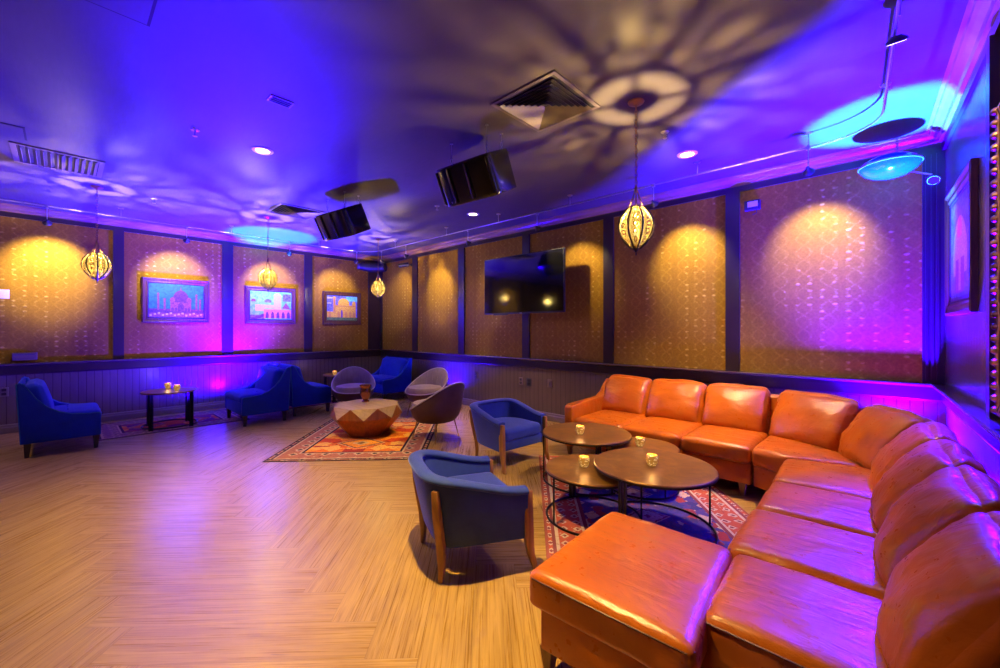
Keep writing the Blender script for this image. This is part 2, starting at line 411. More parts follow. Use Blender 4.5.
def pillow(mb, size, r, puff=(0, 0), n=12, fn=None, puff_y=0.0, wr=0.0, seed=0):
    """soft rounded box centred at 0; puff=(top,bottom) bulge; fn maps the finished point"""
    hx, hy, hz = size[0]/2, size[1]/2, size[2]/2
    def ax(k): 
        t = -1 + 2*k/n
        return math.sin(t*PI/2)*.55 + t*.45
    idx = {}; vs = []; fs = []
    def vert(p):
        key = tuple(round(c, 5) for c in p)
        if key in idx: return idx[key]
        q = Vector((p[0]*hx, p[1]*hy, p[2]*hz))
        inn = Vector((max(-hx+r, min(hx-r, q.x)), max(-hy+r, min(hy-r, q.y)), max(-hz+r, min(hz-r, q.z))))
        d = q - inn
        if d.length > 1e-9: q = inn + d.normalized()*r
        bx = (1-p[0]**2); by = (1-p[1]**2); bz = (1-p[2]**2)
        top = max(0, p[2]); bot = max(0, -p[2])
        q.z += puff[0]*top*(bx*by)**.6 - puff[1]*bot*(bx*by)**.6
        if puff_y: q.y -= puff_y*max(0, -p[1])*(bx*bz)**.55
        if wr:
            nv = noise.noise(Vector((q.x*7+seed, q.y*7, q.z*7))) + .6*noise.noise(Vector((q.x*5+seed*2, q.z*24+4, q.y*16)))
            q += (q.normalized())*wr*nv
        if fn: q = fn(q)
        idx[key] = len(vs); vs.append(q); return idx[key]
    for a in range(3):
        b, c = (a+1) % 3, (a+2) % 3
        for sgn in (-1, 1):
            for i in range(n):
                for j in range(n):
                    ids = []
                    for di, dj in ((0, 0), (1, 0), (1, 1), (0, 1)):
                        p = [0, 0, 0]; p[a] = sgn; p[b] = ax(i+di); p[c] = ax(j+dj)
                        ids.append(vert(p))
                    fs.append(ids)
    mb.add(vs, fs)

# ================================================================== ROOM SHELL
def room():
    x2n, x2f = xr(YN), xr(YW)
    mb = MB(); mb.add([(XL-.1, YN-.1, 0), (x2n+.1, YN-.1, 0), (x2f+.1, YW+.1, 0), (XL-.1, YW+.1, 0),
                       (XL-.1, YN-.1, -.1), (x2n+.1, YN-.1, -.1), (x2f+.1, YW+.1, -.1), (XL-.1, YW+.1, -.1)],
                      [(0, 1, 2, 3), (7, 6, 5, 4), (0, 4, 5, 1), (1, 5, 6, 2), (2, 6, 7, 3), (3, 7, 4, 0)])
    struct(mb.build('floor', M['floor'], smooth=False))
    mb = MB(); mb.add([(XL-.1, YN-.1, ZC), (x2n+.1, YN-.1, ZC), (x2f+.1, YW+.1, ZC), (XL-.1, YW+.1, ZC),
                       (XL-.1, YN-.1, ZC+.1), (x2n+.1, YN-.1, ZC+.1), (x2f+.1, YW+.1, ZC+.1), (XL-.1, YW+.1, ZC+.1)],
                      [(3, 2, 1, 0), (4, 5, 6, 7), (0, 1, 5, 4), (1, 2, 6, 5), (2, 3, 7, 6), (3, 0, 4, 7)])
    struct(mb.build('ceiling', M['ceiling'], smooth=False))
    # walls: bead-board below the rail, gold paper above
    def wall(name, a, b, mats, out):
        mb = MB(); o = Vector(out)
        for k, (z0, z1) in enumerate(((0, RAIL-.02), (RAIL-.02, ZC))):
            mb.cur = k
            A, B = Vector((*a, 0)), Vector((*b, 0))
            q = [A, B, B+o, A+o]
            vs = [p + Vector((0, 0, z0)) for p in q] + [p + Vector((0, 0, z1)) for p in q]
            mb.add(vs, [(0, 1, 5, 4), (1, 2, 6, 5), (2, 3, 7, 6), (3, 0, 4, 7), (0, 3, 2, 1), (4, 5, 6, 7)])
        return struct(mb.build(name, mats, smooth=False))
    wall('wall_back', (XL-.1, YW), (x2f+.1, YW), [M['board_x'], M['paper_x']], (0, .1, 0))
    wall('wall_left', (XL, YN-.1), (XL, YW), [M['board_y'], M['paper_y']], (-.1, 0, 0))
    wall('wall_right', (x2n, YN-.1), (x2f, YW), [M['board_y'], M['board_y']], (.1, 0, 0))
    wall('wall_front', (XL-.1, YN), (x2n+.1, YN), [M['board_x'], M['paper_x']], (0, -.1, 0))
    # mouldings that run round the room: profile (distance from wall, z)
    crown = [(0, ZC-.11), (.018, ZC-.11), (.022, ZC-.085), (.045, ZC-.078), (.055, ZC-.055), (.085, ZC-.035), (.105, ZC-.028), (.112, ZC-.012), (.135, ZC-.008), (.135, ZC), (0, ZC)]
    toprail = [(0, 3.115), (.022, 3.115), (.022, ZC-.10), (0, ZC-.10)]
    cap = [(0, RAIL-.035), (.062, RAIL-.035), (.088, RAIL-.028), (.092, RAIL-.012), (.086, RAIL), (0, RAIL)]
    apron = [(0, RAIL-.17), (.018, RAIL-.17), (.026, RAIL-.15), (.026, RAIL-.03), (0, RAIL-.03)]
    base = [(0, 0), (.022, 0), (.022, .085), (.016, .095), (.016, .118), (.008, .13), (0, .13)]
    def run_back(p, e=.0): 
        mb = MB(); mb.prism([(YW-d, z) for d, z in p], 0, XL+e, xr(YW)-e); return mb
    def run_left(p, e=.0):
        mb = MB(); mb.prism([(XL+d, z) for d, z in p], 1, YN, YW-e); return mb
    def run_right(p):
        mb = MB()
        mb.loft([[Vector((xr(YN)-d, YN, z)) for d, z in p], [Vector((xr(YW)-d, YW, z)) for d, z in p]]); return mb
    k = 1
    for prof, mt in ((crown, 'crown'), (toprail, 'trim'), (cap, 'cap'), (apron, 'trim')):
        for rn in (run_back, run_left, run_right):
            struct(rn(prof).build('trim_%d' % k, M[mt], smooth=False)); k += 1
    for rn, side in ((run_back, 'back'), (run_left, 'left'), (run_right, 'right')):
        struct(rn(base).build('baseboard_'+side, M['base'], smooth=False))
    z0, z1 = RAIL, 3.12
    for a, b in ((XL, XL+.10), (-7.82, -7.63), (-6.24, -6.06), (-4.565, -4.41), (-3.01, -2.85), (-1.386, -1.237), (.26, xr(YW))):
        mb = MB(); mb.box(((a+b)/2, YW-.012, (z0+z1)/2), (b-a, .024, z1-z0))
        if a > 0:
            for q in range(3): mb.box((a+.03+q*.035, YW-.028, (z0+z1)/2), (.018, .012, z1-z0-.04))
        struct(mb.build('trim_%d' % k, M['trim'], smooth=False)); k += 1
    for a, b in ((-3.95, -3.8), (-2.45, -2.3), (-.95, -.80), (.577, .71), (2.09, 2.27), (3.605, 3.776), (5.121, YW-.03)):
        mb = MB(); mb.box((XL+.012, (a+b)/2, (z0+z1)/2), (.024, b-a, z1-z0))
        struct(mb.build('trim_%d' % k, M['trim'], smooth=False)); k += 1
    for yy in (3.55, 1.9, .2):
        mb = MB(); mb.box((xr(yy)-.012, yy, (z0+z1)/2), (.05, .10, z1-z0))
        struct(mb.build('trim_%d' % k, M['trim'], smooth=False)); k += 1
room()

# ================================================================== CEILING FITTINGS
def spot(parent, name, loc, target, energy, color, angle, blend=.5, size=.02):
    l = bpy.data.lights.new(name, 'SPOT'); l.energy = energy; l.color = color; l.spot_size = math.radians(angle); l.spot_blend = blend; l.shadow_soft_size = size
    o = bpy.data.objects.new(name, l); COL.objects.link(o)
    d = Vector(target) - Vector(loc)
    o.location = Vector(loc) - parent.location if parent else loc
    o.rotation_euler = d.to_track_quat('-Z', 'Y').to_euler()
    if parent: o.parent = parent
    return o
WARM = (1.0, .68, .22)
def downlight(x, y, label, energy=150, angle=90):
    t = thing('recessed_light', label, 'ceiling light', (x, y, ZC), 0, 'recessed ceiling downlights')
    mb = MB(); mb.lathe([(.062, -.004), (.066, -.010), (.092, -.008), (.098, -.001), (.06, -.001)], 36, closed=True); mb.build('trim_ring', M['white'], t)
    mb = MB(); mb.lathe([(.0005, -.006), (.04, -.006), (.0625, -.003)], 32); mb.build('lens', M['down'], t)
    spot(t, 'downlight_beam', (x, y, ZC-.015), (x, y, 0), energy, WARM, angle, 1.0, .05)
downlight(-4.52, 1.37, 'round recessed ceiling downlight nearest the small grille', 640)
downlight(-4.64, 4.35, 'round recessed downlight beyond the hanging speakers, above the grey chairs', 430)
downlight(-1.46, 4.35, 'round recessed downlight between the lantern and the ceiling track', 620)
for x, y, e in ((-1.78, 1.2, 800), (-1.6, -1.7, 90), (-4.52, -1.7, 130), (-7.4, -1.7, 150)):
    downlight(x, y, 'round recessed ceiling downlight over the open floor near the camera', e)

def diffuser(loc, label, s=.62):
    t = thing('ceiling_vent', label, 'vent', loc, 0, 'square ceiling air vents')
    h = s/2
    mb = MB(); mb.box((0, 0, -.002), (s-.06, s-.06, .002)); mb.build('backing', M['dark'], t)
    mb = MB()
    for (cx, cy, dx, dy) in ((0, h-.014, s, .028), (0, -h+.014, s, .028), (h-.014, 0, .028, s-.056), (-h+.014, 0, .028, s-.056)):
        mb.box((cx, cy, -.006), (dx, dy, .012))
    vf = mb.build('frame', M['vent'], t, smooth=False)
    n = 7
    for q in range(n):
        r0 = h - .05 - q*(h-.06)/n; r1 = r0 - (h-.06)/n*.62
        mb = MB(); zt, zb = -.024, -.004
        # four sloping blades of one square louvre
        for a in range(4):
            m = Matrix.Rotation(a*PI/2, 3, 'Z')
            vs = [m @ Vector(p) for p in ((-r0, -r0, zt), (r0, -r0, zt), (r1, -r1, zb), (-r1, -r1, zb), (-r0, -r0, zt+.002), (r0, -r0, zt+.002), (r1, -r1, zb+.002), (-r1, -r1, zb+.002))]
            mb.add(vs, [(0, 1, 2, 3), (7, 6, 5, 4), (0, 4, 5, 1), (2, 6, 7, 3), (1, 5, 6, 2), (0, 3, 7, 4)])
        mb.build('louvre', M['vent'], vf, smooth=False)
    return t
diffuser((-1.957, 2.62, ZC), 'square louvred air vent close to the nearest brass lantern')
diffuser((-6.5, 2.42, ZC), 'small looking square air vent beyond the far hanging speaker')
def linear_vent():
    t = thing('ceiling_vent', 'rectangular slatted air vent beside the ceiling hatch at far left', 'vent', (-6.37, -.01, ZC))
    s = .66
    mb = MB(); mb.box((0, 0, -.002), (s-.06, s-.06, .002)); mb.build('backing', M['dark'], t)
    mb = MB()
    for (cx, cy, dx, dy) in ((0, s/2-.02, s, .04), (0, -s/2+.02, s, .04), (s/2-.02, 0, .04, s-.08), (-s/2+.02, 0, .04, s-.08)): mb.box((cx, cy, -.006), (dx, dy, .012))
    mb.build('frame', M['vent'], t, smooth=False)
    for q in range(12):
        y = -.27 + q*.049; sg = 1 if q < 6 else -1
        mb = MB(); mb.box((0, y, -.016), (s-.09, .006, .034), Matrix.Rotation(sg*.7, 3, 'X')); mb.build('slat', M['vent'], t, smooth=False)
linear_vent()
def small_grille():
    t = thing('ceiling_grille', 'tiny dark grille between the recessed light and the hatch', 'vent', (-3.44, 1.17, ZC))
    mb = MB(); mb.box((0, 0, -.004), (.10, .17, .008)); mb.build('plate', M['vent'], t, smooth=False)
    for q in range(3):
        mb = MB(); mb.box((-.03+q*.03, 0, -.010), (.014, .14, .006)); mb.build('slot', M['dark'], t, smooth=False)
small_grille()
def hatch(name_lab, cx, cy, sx, sy):
    t = thing('ceiling_hatch', name_lab, 'access panel', (cx, cy, ZC))
    mb = MB(); mb.box((0, 0, -.002), (sx, sy, .004)); mb.build('gap', M['seam'], t, smooth=False)
    mb = MB(); mb.box((0, 0, -.005), (sx-.030, sy-.030, .006)); mb.build('panel', M['ceiling'], t, smooth=False)
hatch('flush ceiling access hatch at the top edge of the view', -3.0, .07, .30, .57)
hatch('flush ceiling access hatch beside the slatted vent', -5.72, -.55, .36, .66)
def sprinkler(x, y, lab):
    t = thing('sprinkler', lab, 'sprinkler', (x, y, ZC), 0, 'ceiling sprinkler heads')
    mb = MB(); mb.lathe([(.0005, -.008), (.03, -.007), (.036, 0)], 20); mb.build('escutcheon', M['steel'], t)
    mb = MB(); mb.tube([(0, 0, -.008), (0, 0, -.05)], .008, 8)
    for sgn in (-1, 1): mb.tube([(sgn*.004, 0, -.02), (sgn*.014, 0, -.035), (sgn*.004, 0, -.052)], .003, 6)
    mb.build('frame', M['steel'], t)
    mb = MB(); mb.lathe([(.0005, -.054), (.018, -.054), (.018, -.057), (.0005, -.057)], 16); mb.build('deflector', M['steel'], t)
sprinkler(-4.497, .816, 'sprinkler head on the violet ceiling beside the recessed light')
sprinkler(-7.292, .866, 'sprinkler head beyond the leftmost lantern')
sprinkler(-1.443, 3.724, 'sprinkler head between the nearest lantern and a recessed light')
sprinkler(-4.718, 3.711, 'sprinkler head below the near speaker')

# ---------------------------------------------------------------- pendant lanterns
def pendant(loc, label, energy):
    t = thing('pendant_lantern', label, 'pendant light', loc, 0, 'brass globe lanterns')
    mb = MB(); mb.lathe([(.0005, -.028), (.02, -.027), (.03, -.018), (.058, -.010), (.062, 0)], 28); mb.build('canopy', M['brass'], t)
    # chain of links
    mb = MB(); z = -.03; k = 0
    while z > -.66:
        a = 0 if k % 2 else PI/2
        pts = [(math.cos(a)*.009*math.cos(q*PI/5), math.sin(a)*.009*math.cos(q*PI/5), z-.017+.02*math.sin(q*PI/5)) for q in range(10)]
        mb.tube(pts, .0028, 5, closed=True); z -= .031; k += 1
    mb.build('chain', M['brass'], t)
    zt, zb, R = -.832, -1.150, .135
    def rad(u):      # u 0 top..1 bottom
        a = PI*(.115 + .845*u); return R*(.06+math.sin(a)**.85*.94)
    def zz(u): return zt + (zb-zt)*u
    mb = MB()
    mb.lathe([(.012, -.665), (.012, -.70), (.007, -.71), (.0005, -.665)], 12)
    for q in range(4):
        a = q*PI/2 + .4
        mb.tube([(.008*math.cos(a), .008*math.sin(a), -.69), (.028*math.cos(a), .028*math.sin(a), -.76), (.056*math.cos(a), .056*math.sin(a), zt+.004)], .005, 6)
    mb.build('hanger', M['brass'], t)
    mb = MB(); r0 = rad(0)
    mb.lathe([(r0-.004, zt-.004), (r0+.006, zt-.004), (r0+.006, zt+.006), (r0-.004, zt+.006)], 32, closed=True)
    mb.build('top_ring', M['brass'], t)
    mb = MB(); mb.lathe([(.026, zt+.001), (r0-.004, zt+.001)], 40); tl = mb.build('added_top_lid', M['lid'], t)  # lid added to dim the light ring on the ceiling
    mb = MB(); mb.lathe([(.0005, zt+.004), (.020, zt+.004), (.027, zt-.002), (.0005, zt-.004)], 24); mb.build('top_cup', M['brass'], tl)
    for q in range(8):
        a = q*PI/4; pts = []
        for i in range(13):
            u = i/12; r = rad(u)+.003
            pts.append((r*math.cos(a), r*math.sin(a), zz(u)))
        mb = MB(); mb.tube(pts, .0072, 6); mb.build('rib', M['iron'], t)
    mb = MB(); mb.lathe([(rad(i/16), zz(i/16)) for i in range(17)], 64); mb.build('pierced_globe', M['filigree'], t)
    mb = MB(); mb.lathe([(.0005, zb-.055), (.006, zb-.045), (.004, zb-.03), (.012, zb-.018), (.02, zb-.004), (.022, zb+.006), (.0005, zb+.006)], 16); mb.build('finial', M['iron'], t)
    mb = MB(); mb.lathe([(.0005, -1.060), (.011, -1.062), (.013, -1.145), (.0005, -1.147)], 16); mb.build('socket', M['brass'], t)
    mb = MB(); mb.lathe([(.0005, -.992), (.007, -1.004), (.015, -1.022), (.018, -1.038), (.012, -1.056), (.0005, -1.062)], 16)
    mb.build('bulb', M['bulb'], t)
    l = bpy.data.lights.new('lantern_glow', 'POINT'); l.energy = energy; l.color = (1, .76, .34); l.shadow_soft_size = .010
    o = bpy.data.objects.new('lantern_glow', l); COL.objects.link(o); o.location = (0, 0, -.977); o.parent = t
    return t
PE = 560
pendant((-1.418, 3.077, ZC), 'brass globe lantern nearest the camera, above the round tables', PE)
pendant((-7.198, .305, ZC), 'leftmost brass globe lantern, over the left blue chair', PE)
pendant((-7.141, 2.242, ZC), 'brass globe lantern in front of the middle painting', PE)
pendant((-7.30, 4.28, ZC), 'brass globe lantern nearest the far corner', PE)

# ---------------------------------------------------------------- track with spot heads
def track():
    t = thing('track_rail', 'thin curved ceiling track following the walls on short stems', 'track', (-3.5, 4.62, 3.15))
    off = (-3.5, 4.62, 3.15)
    pts = [(-8.2, -3.8, 3.15), (-8.2, 4.1, 3.15)]
    for q in range(1, 8): a = PI - q*PI/16; pts.append((-7.7 + .5*math.cos(a), 4.1 + .5*math.sin(a), 3.15))
    pts += [(-7.7, 4.6, 3.15), (-.42, 4.64, 3.15)]
    for q in range(1, 8): a = PI/2 - q*PI/16; pts.append((-.42 + .42*math.cos(a), 4.22 + .42*math.sin(a), 3.15))
    pts += [(.0, 4.22, 3.15), (.085, 2.2, 3.15), (.16, -3.5, 3.15)]
    mb = MB(); mb.tube(pts, .0085, 8); mb.build('rail', M['steel'], t, off=off)
    for p in [(-8.2, y) for y in (-.9, .6, 2.0, 3.5)] + [(x, 4.6+.005*(x+7.7)) for x in (-7.2, -5.6, -4.35, -3.05, -1.45, -.50)] + [(.01, 4.1), (.06, 3.0)]:
        mb = MB(); mb.tube([(p[0], p[1], 3.14), (p[0], p[1], ZC-.006)], .005, 6); mb.lathe([(.0005, ZC-.010), (.03, ZC-.008), (.034, ZC)], 16, (p[0], p[1], 0))
        mb.build('stem', M['steel'], t, off=off)
track()
def head(x, y, aim, label, energy, angle=62, drop=.2):
    """bell shaped spot head hanging from the track"""
    loc = Vector((x, y, 3.14)); t = thing('track_spotlight', label, 'spotlight', loc, 0, 'spot heads on the ceiling track')
    mb = MB(); mb.tube([(0, 0, .018), (0, 0, -drop+.03)], .0045, 6); mb.box((0, 0, .0), (.03, .022, .035)); mb.build('stem', M['steel'], t)
    d = (Vector(aim) - (loc + Vector((0, 0, -drop)))).normalized()
    rot = d.to_track_quat('-Z', 'Y').to_matrix()
    m = Matrix.Translation((0, 0, -drop)) @ rot.to_4x4()
    mb = MB(); mb.lathe([(.0005, .035), (.012, .035), (.016, .02), (.03, .0), (.046, -.018), (.048, -.026), (.044, -.026), (.028, -.003), (.0005, .006)], 24); mb.xf(m)
    mb.build('shade', M['matte'], t)
    mb = MB(); mb.lathe([(.0005, -.016), (.02, -.016), (.036, -.012)], 20); mb.xf(m); mb.build('lens', M['spotlens'], t)
    spot(t, 'spot_beam', loc + Vector((0, 0, -drop)) + d*.04, aim, energy, (1, .74, .34), angle, .75, .03)
TE = 130
for x, dx, e, lab in ((-.50, 0, TE*.8, 'spot head hanging from track nearest the blue glass dome'), (-1.92, .1, TE*.9, 'spot head hanging just behind the nearest lantern'),
                  (-3.6, .2, TE*.5, 'spot head hanging from track above the television'), (-5.05, -.1, TE*.4, 'spot head hanging left of the television'),
                  (-6.85, 0, TE*.75, 'spot head hanging over the second gold panel from the corner'), (-7.75, -.55, TE*.6, 'spot head hanging in the far corner bend of the track')):
    head(x, 4.62, (x+dx, YW, 2.35), lab, e)
for y, e, lab in ((-.13, TE*1.8, 'leftmost spot head hanging over the left wall'), (1.38, TE, 'spot head hanging in front of the domed palace painting'),
                  (2.95, TE, 'spot head hanging in front of the arcade painting'), (4.3, TE*.7, 'spot head hanging in front of the yellow painting')):
    head(-8.2, y, (XL, y, 2.35), lab, e)
def disc_head():
    t = thing('track_spotlight', 'flat round spot head on the track at upper right', 'spotlight', (.062, 3.21, 3.15), 0, 'spot heads on the ceiling track')
    mb = MB(); mb.lathe([(.0005, .02), (.02, .02), (.045, .0), (.05, -.012), (.044, -.016), (.0005, -.012)], 24)
    mb.xf(Matrix.Translation((-.01, -.02, -.03)) @ Matrix.Rotation(.5, 4, 'X')); mb.build('shade', M['matte'], t)
    mb = MB(); mb.lathe([(.0005, -.017), (.04, -.017)], 20); mb.xf(Matrix.Translation((-.01, -.02, -.03)) @ Matrix.Rotation(.5, 4, 'X')); mb.build('lens', M['spotlens'], t)
    spot(t, 'spot_beam', (.05, 3.19, 3.10), (.43, 2.95, 1.9), 45, WARM, 60, .8, .03)
disc_head()

# ---------------------------------------------------------------- hanging loudspeakers
def speaker(loc, rz, label, tilt=.46):
    t = thing('loudspeaker', label, 'speaker', loc, rz, 'loudspeakers hung from the ceiling')
    m = Matrix.Rotation(-tilt*0, 4, 'Z') @ Matrix.Rotation(tilt, 4, 'X')
    w, d, h = .325, .36, .175
    def outline(s):
        pts = []
        for q in range(13):
            a = PI + PI*q/12*1.0
            x = math.cos(a); y = math.sin(a)
            pts.append((w*s*math.copysign(abs(x)**.45, x), -.10*s + .11*s*(-abs(y)**.6)))
        pts += [(w*.92*s, .16*s), (w*.45*s, .20*s), (-w*.45*s, .20*s), (-w*.92*s, .16*s)]
        return pts
    mb = MB(); mb.prism(outline(1), 2, -h, h); mb.xf(m); mb.build('cabinet', M['black'], t, bevel=.008, auto=30)
    mb = MB()
    g = []
    for q in range(15):
        a = PI + PI*(.03 + .94*q/14); x, y = math.cos(a), math.sin(a)
        g.append((w*1.005*math.copysign(abs(x)**.45, x), -.10 - .116*abs(y)**.6))
    g2 = [(x*.985, y+.006) for x, y in reversed(g)]
    mb.prism(g + g2, 2, -h*.88, h*.88); mb.xf(m); gr = mb.build('grille', M['black'], t, auto=30)
    for px in (-w*.93, -w*.40, w*.25, w*.93):
        py = -.10 - .11*abs(math.sin(math.acos(min(1, abs(px/w)**(1/.45)))))**.6
        mb = MB(); mb.tube([(px, py-.004, -h*.86), (px, py-.004, h*.86)], .020, 12); mb.xf(m); mb.build('streak_bar', M['black'], gr)  # bars added so the gloss shows vertical reflected streaks
    mb = MB(); mb.box((-w*.55, -.2085, -h*.80), (.05, .006, .014)); mb.xf(m); mb.build('badge', M['steel'], gr, smooth=False)
    for (x, y) in ((-w*.8, .0), (w*.75, -.08), (w*.75, .15)):
        p = m @ Vector((x, y, h)); top = ZC - loc[2]
        mb = MB(); z = p.z; k = 0
        pts = [(.008*math.cos(q*PI/5), 0, p.z+.012+.014*math.sin(q*PI/5)) for q in range(10)]
        mb.tube([(px + p.x, p.y, pz) for px, _, pz in pts], .003, 5, closed=True)
        pts = [(0, .010*math.cos(q*PI/5), p.z+.045+.022*math.sin(q*PI/5)) for q in range(10)]
        mb.tube([(p.x, py + p.y, pz) for _, py, pz in pts], .0035, 5, closed=True)
        mb.tube([(p.x, p.y, p.z+.066), (p.x, p.y, top-.003)], .0022, 5)
        mb.lathe([(.0005, top-.008), (.014, top-.006), (.016, top)], 10, (p.x, p.y, 0))
        mb.build('chain', M['steel'], t)
speaker((-2.78, 2.66, 2.91), .08, 'black loudspeaker hung by chains near the square vent, the larger looking one')
speaker((-5.36, 2.62, 2.95), .14, 'black loudspeaker hung by chains above the geometric table, farther of the two')

# ================================================================== WALL ITEMS
def tv():
    t = thing('television', 'large black flat television on arm mount on the gold wall', 'television', (-4.25, 5.03, 1.75))
    w, h = 1.66, .95
    mb = MB(); mb.box((0, .02, h/2), (w, .035, h)); mb.build('bezel', M['matte'], t, bevel=.004, smooth=False)
    mb = MB(); mb.box((0, .0015, h/2+.005), (w-.024, .004, h-.034)); mb.build('screen', M['screen'], t, smooth=False)
    mb = MB(); mb.box((0, -.001, .009), (.05, .004, .008)); mb.build('badge', M['steel'], t, smooth=False)
    mb = MB(); mb.box((-.45, .01, -.008), (.30, .03, .018)); mb.build('sensor_bar', M['matte'], t, smooth=False)
    mb = MB(); mb.box((0, .048, h/2), (.5, .022, .42)); mb.box((0, .42, h/2), (.36, .022, .42)); mb.bar((-.08, .05, h/2), (.10, .24, h/2), .05, .06); mb.bar((.10, .24, h/2), (0, .42, h/2), .05, .06)
    mb.build('wall_arm', M['matte'], t, smooth=False)
tv()
def framed(yc, w, h, zc, label, paint, fw=.085, wall='L'):
    """a moulded frame on the left wall; canvas painted with flat colour shapes"""
    if wall == 'L': t = thing('framed_painting', label, 'painting', (XL, yc, zc-h/2), PI/2, 'framed paintings')
    else: t = thing('framed_painting', label, 'painting', (xr(yc), yc, zc-h/2), -PI/2 + .03, 'framed paintings')
    # local: x along wall, -y out of the wall, z up
    prof = [(0, -.002), (0, -.034), (.018, -.040), (.034, -.030), (.058, -.026), (.07, -.030), (fw, -.016), (fw, -.002)]
    corners = [(-w/2, 0), (w/2, 0), (w/2, h), (-w/2, h)]
    rings = []
    for (cx, cz) in corners:
        sx = 1 if cx < 0 else -1; sz = 1 if cz == 0 else -1
        rings.append([Vector((cx + sx*p, y, cz + sz*p)) for p, y in prof])
    mb = MB(); mb.loft(rings, closed_loop=True); mb.build('frame', M['frame'], t, smooth=False)
    mb = MB()
    iw, ih = w-2*fw-.002, h-2*fw-.002
    mb.cur = 0
    mb.box((0, -.011, h/2), (iw+.02, .012, ih+.02))
    mats = []
    cols, shapes = paint
    for k, c in enumerate(cols):
        mats.append(c)
    for n_, (ci, poly) in enumerate(shapes):
        mb.cur = ci
        y = -.0175 - .00012*n_
        vs = [((px-.5)*iw, y, h/2 + (pz-.5)*ih) for px, pz in poly]
        mb.add(vs, [tuple(range(len(vs)))])
    mb.build('canvas', mats, t, smooth=False)
    mb = MB()
    for (cx, cz, dx, dz) in ((0, fw+.004, iw, .010), (0, h-fw-.004, iw, .010), (-iw/2-.001, h/2, .010, ih), (iw/2+.001, h/2, .010, ih)): mb.box((cx, -.019, cz), (dx, .006, dz))
    mb.build('liner', M['frame_in'], t, smooth=False)
    return t
def paintmat(name, a, b, sc=18):
    t = NT(name); f = t.noise(sc, 4, t.mapping((1, 1, 1)), .65, .8)
    return t.bsdf(t.ramp(f, [(.35, a), (.65, b)]), .45, bump=t.bump(f, .3, .003))
PB = [paintmat('paint_sky', (.01, .13, .62), (.02, .28, .85)), paintmat('paint_violet', (.10, .02, .34), (.34, .14, .55), 60), paintmat('paint_deep', (.05, .02, .25), (.15, .06, .40), 30),
      paintmat('paint_pale', (.30, .32, .50), (.68, .68, .78), 60), paintmat('paint_cyan', (.05, .52, .70), (.25, .75, .80)), paintmat('paint_rose', (.50, .14, .42), (.66, .30, .55), 30),
      paintmat('paint_yellow', (.50, .24, .02), (.85, .62, .10), 60), paintmat('paint_ochre', (.48, .20, .05), (.62, .34, .10), 34), paintmat('paint_green', (.05, .14, .05), (.16, .28, .08), 30), paintmat('paint_navy', (.05, .06, .42), (.22, .25, .75), 26)]
def dome(cx, z0, w, h, n=12):
    pts = []
    for q in range(n+1):
        a = PI*q/n; x = math.cos(a); b = math.sin(a)
        pts.append((cx + w/2*x*(1.0 + .12*b*(1-b)*4), z0 + h*(b**.8)))
    return pts
def rect(a, b, c, d): return [(a, b), (c, b), (c, d), (a, d)]
def arch(cx, z0, w, h):
    return [(cx-w/2, z0), (cx+w/2, z0), (cx+w/2, z0+h*.6), (cx+w*.3, z0+h*.85), (cx, z0+h), (cx-w*.3, z0+h*.85), (cx-w/2, z0+h*.6)]
def tower(cx, z0, w, h): return [rect(cx-w/2, z0, cx+w/2, z0+h), dome(cx, z0+h, w*1.3, w*1.6, 6)]
sh1 = [(0, rect(0, 0, 1, 1)), (2, rect(0, 0, 1, .26)), (1, rect(0, 0, 1, .14))]
for cx, h in ((.17, .45), (.28, .30), (.86, .45), (.93, .30)):
    for p in tower(cx, .22, .035, h): sh1.append((1, p))
sh1 += [(1, rect(.38, .2, .76, .48)), (2, dome(.57, .46, .27, .36)), (1, [(.555, .80), (.585, .80), (.57, .95)]), (1, dome(.42, .48, .09, .13)), (1, dome(.72, .48, .09, .13))]
sh1 += [(2, arch(.57, .2, .11, .26))] + [(2, arch(c, .2, .05, .11)) for c in (.42, .48, .66, .72)] + [(3, rect(.02+.07*q, .05+.03*(q % 3), .06+.07*q, .10+.03*(q % 3))) for q in range(14)]
sh2 = [(4, rect(0, 0, 1, 1)), (3, rect(.12, .30, .34, .52)), (9, rect(0, 0, .34, .16)), (2, [(0, .04), (.33, .22), (.33, .10), (.08, 0)]), (5, rect(.32, .05, 1, .36)), (9, dome(.42, .62, .16, .10)), (9, rect(.34, .60, .5, .66))]
sh2 += [(2, arch(c, .05, .075, .24)) for c in (.40, .53, .66, .79, .92)] + [(3, rect(.56, .36, .74, .80)), (3, dome(.65, .80, .18, .14)), (1, [(.76, .40), (.86, .62), (.97, .38)]), (3, rect(.34, .40, .6, .52)), (9, rect(.78, .66, .98, .92)), (1, dome(.08, .62, .10, .09))]
sh3 = [(9, rect(0, 0, 1, 1)), (4, rect(.62, .78, 1, .97)), (3, rect(.02, .86, .18, .92)), (3, rect(.02, .66, .15, .71)), (6, rect(.28, .12, .95, .62)), (6, dome(.54, .60, .36, .30)), (6, dome(.88, .60, .12, .20)), (6, rect(.0, .12, .3, .36)), (7, rect(.20, .30, .28, .90)), (6, dome(.24, .88, .10, .08))]
sh3 += [(7, arch(c, .12, .08, .26)) for c in (.10, .38, .62, .76, .88)] + [(2, arch(.48, .12, .06, .34)), (7, rect(.28, .56, .95, .60)), (8, rect(0, 0, 1, .13)), (1, rect(.30, .62, .36, .66))]
framed(1.407, .955, .775, 2.0, 'framed painting of a domed palace under blue sky, leftmost on the left wall', (PB, sh1))
framed(2.948, .955, .755, 1.985, 'framed painting of pale arcade and turquoise sky, middle of the left wall', (PB, sh2))
framed(4.463, .91, .755, 1.985, 'framed painting of a yellow palace on blue, nearest the far corner', (PB, sh3))
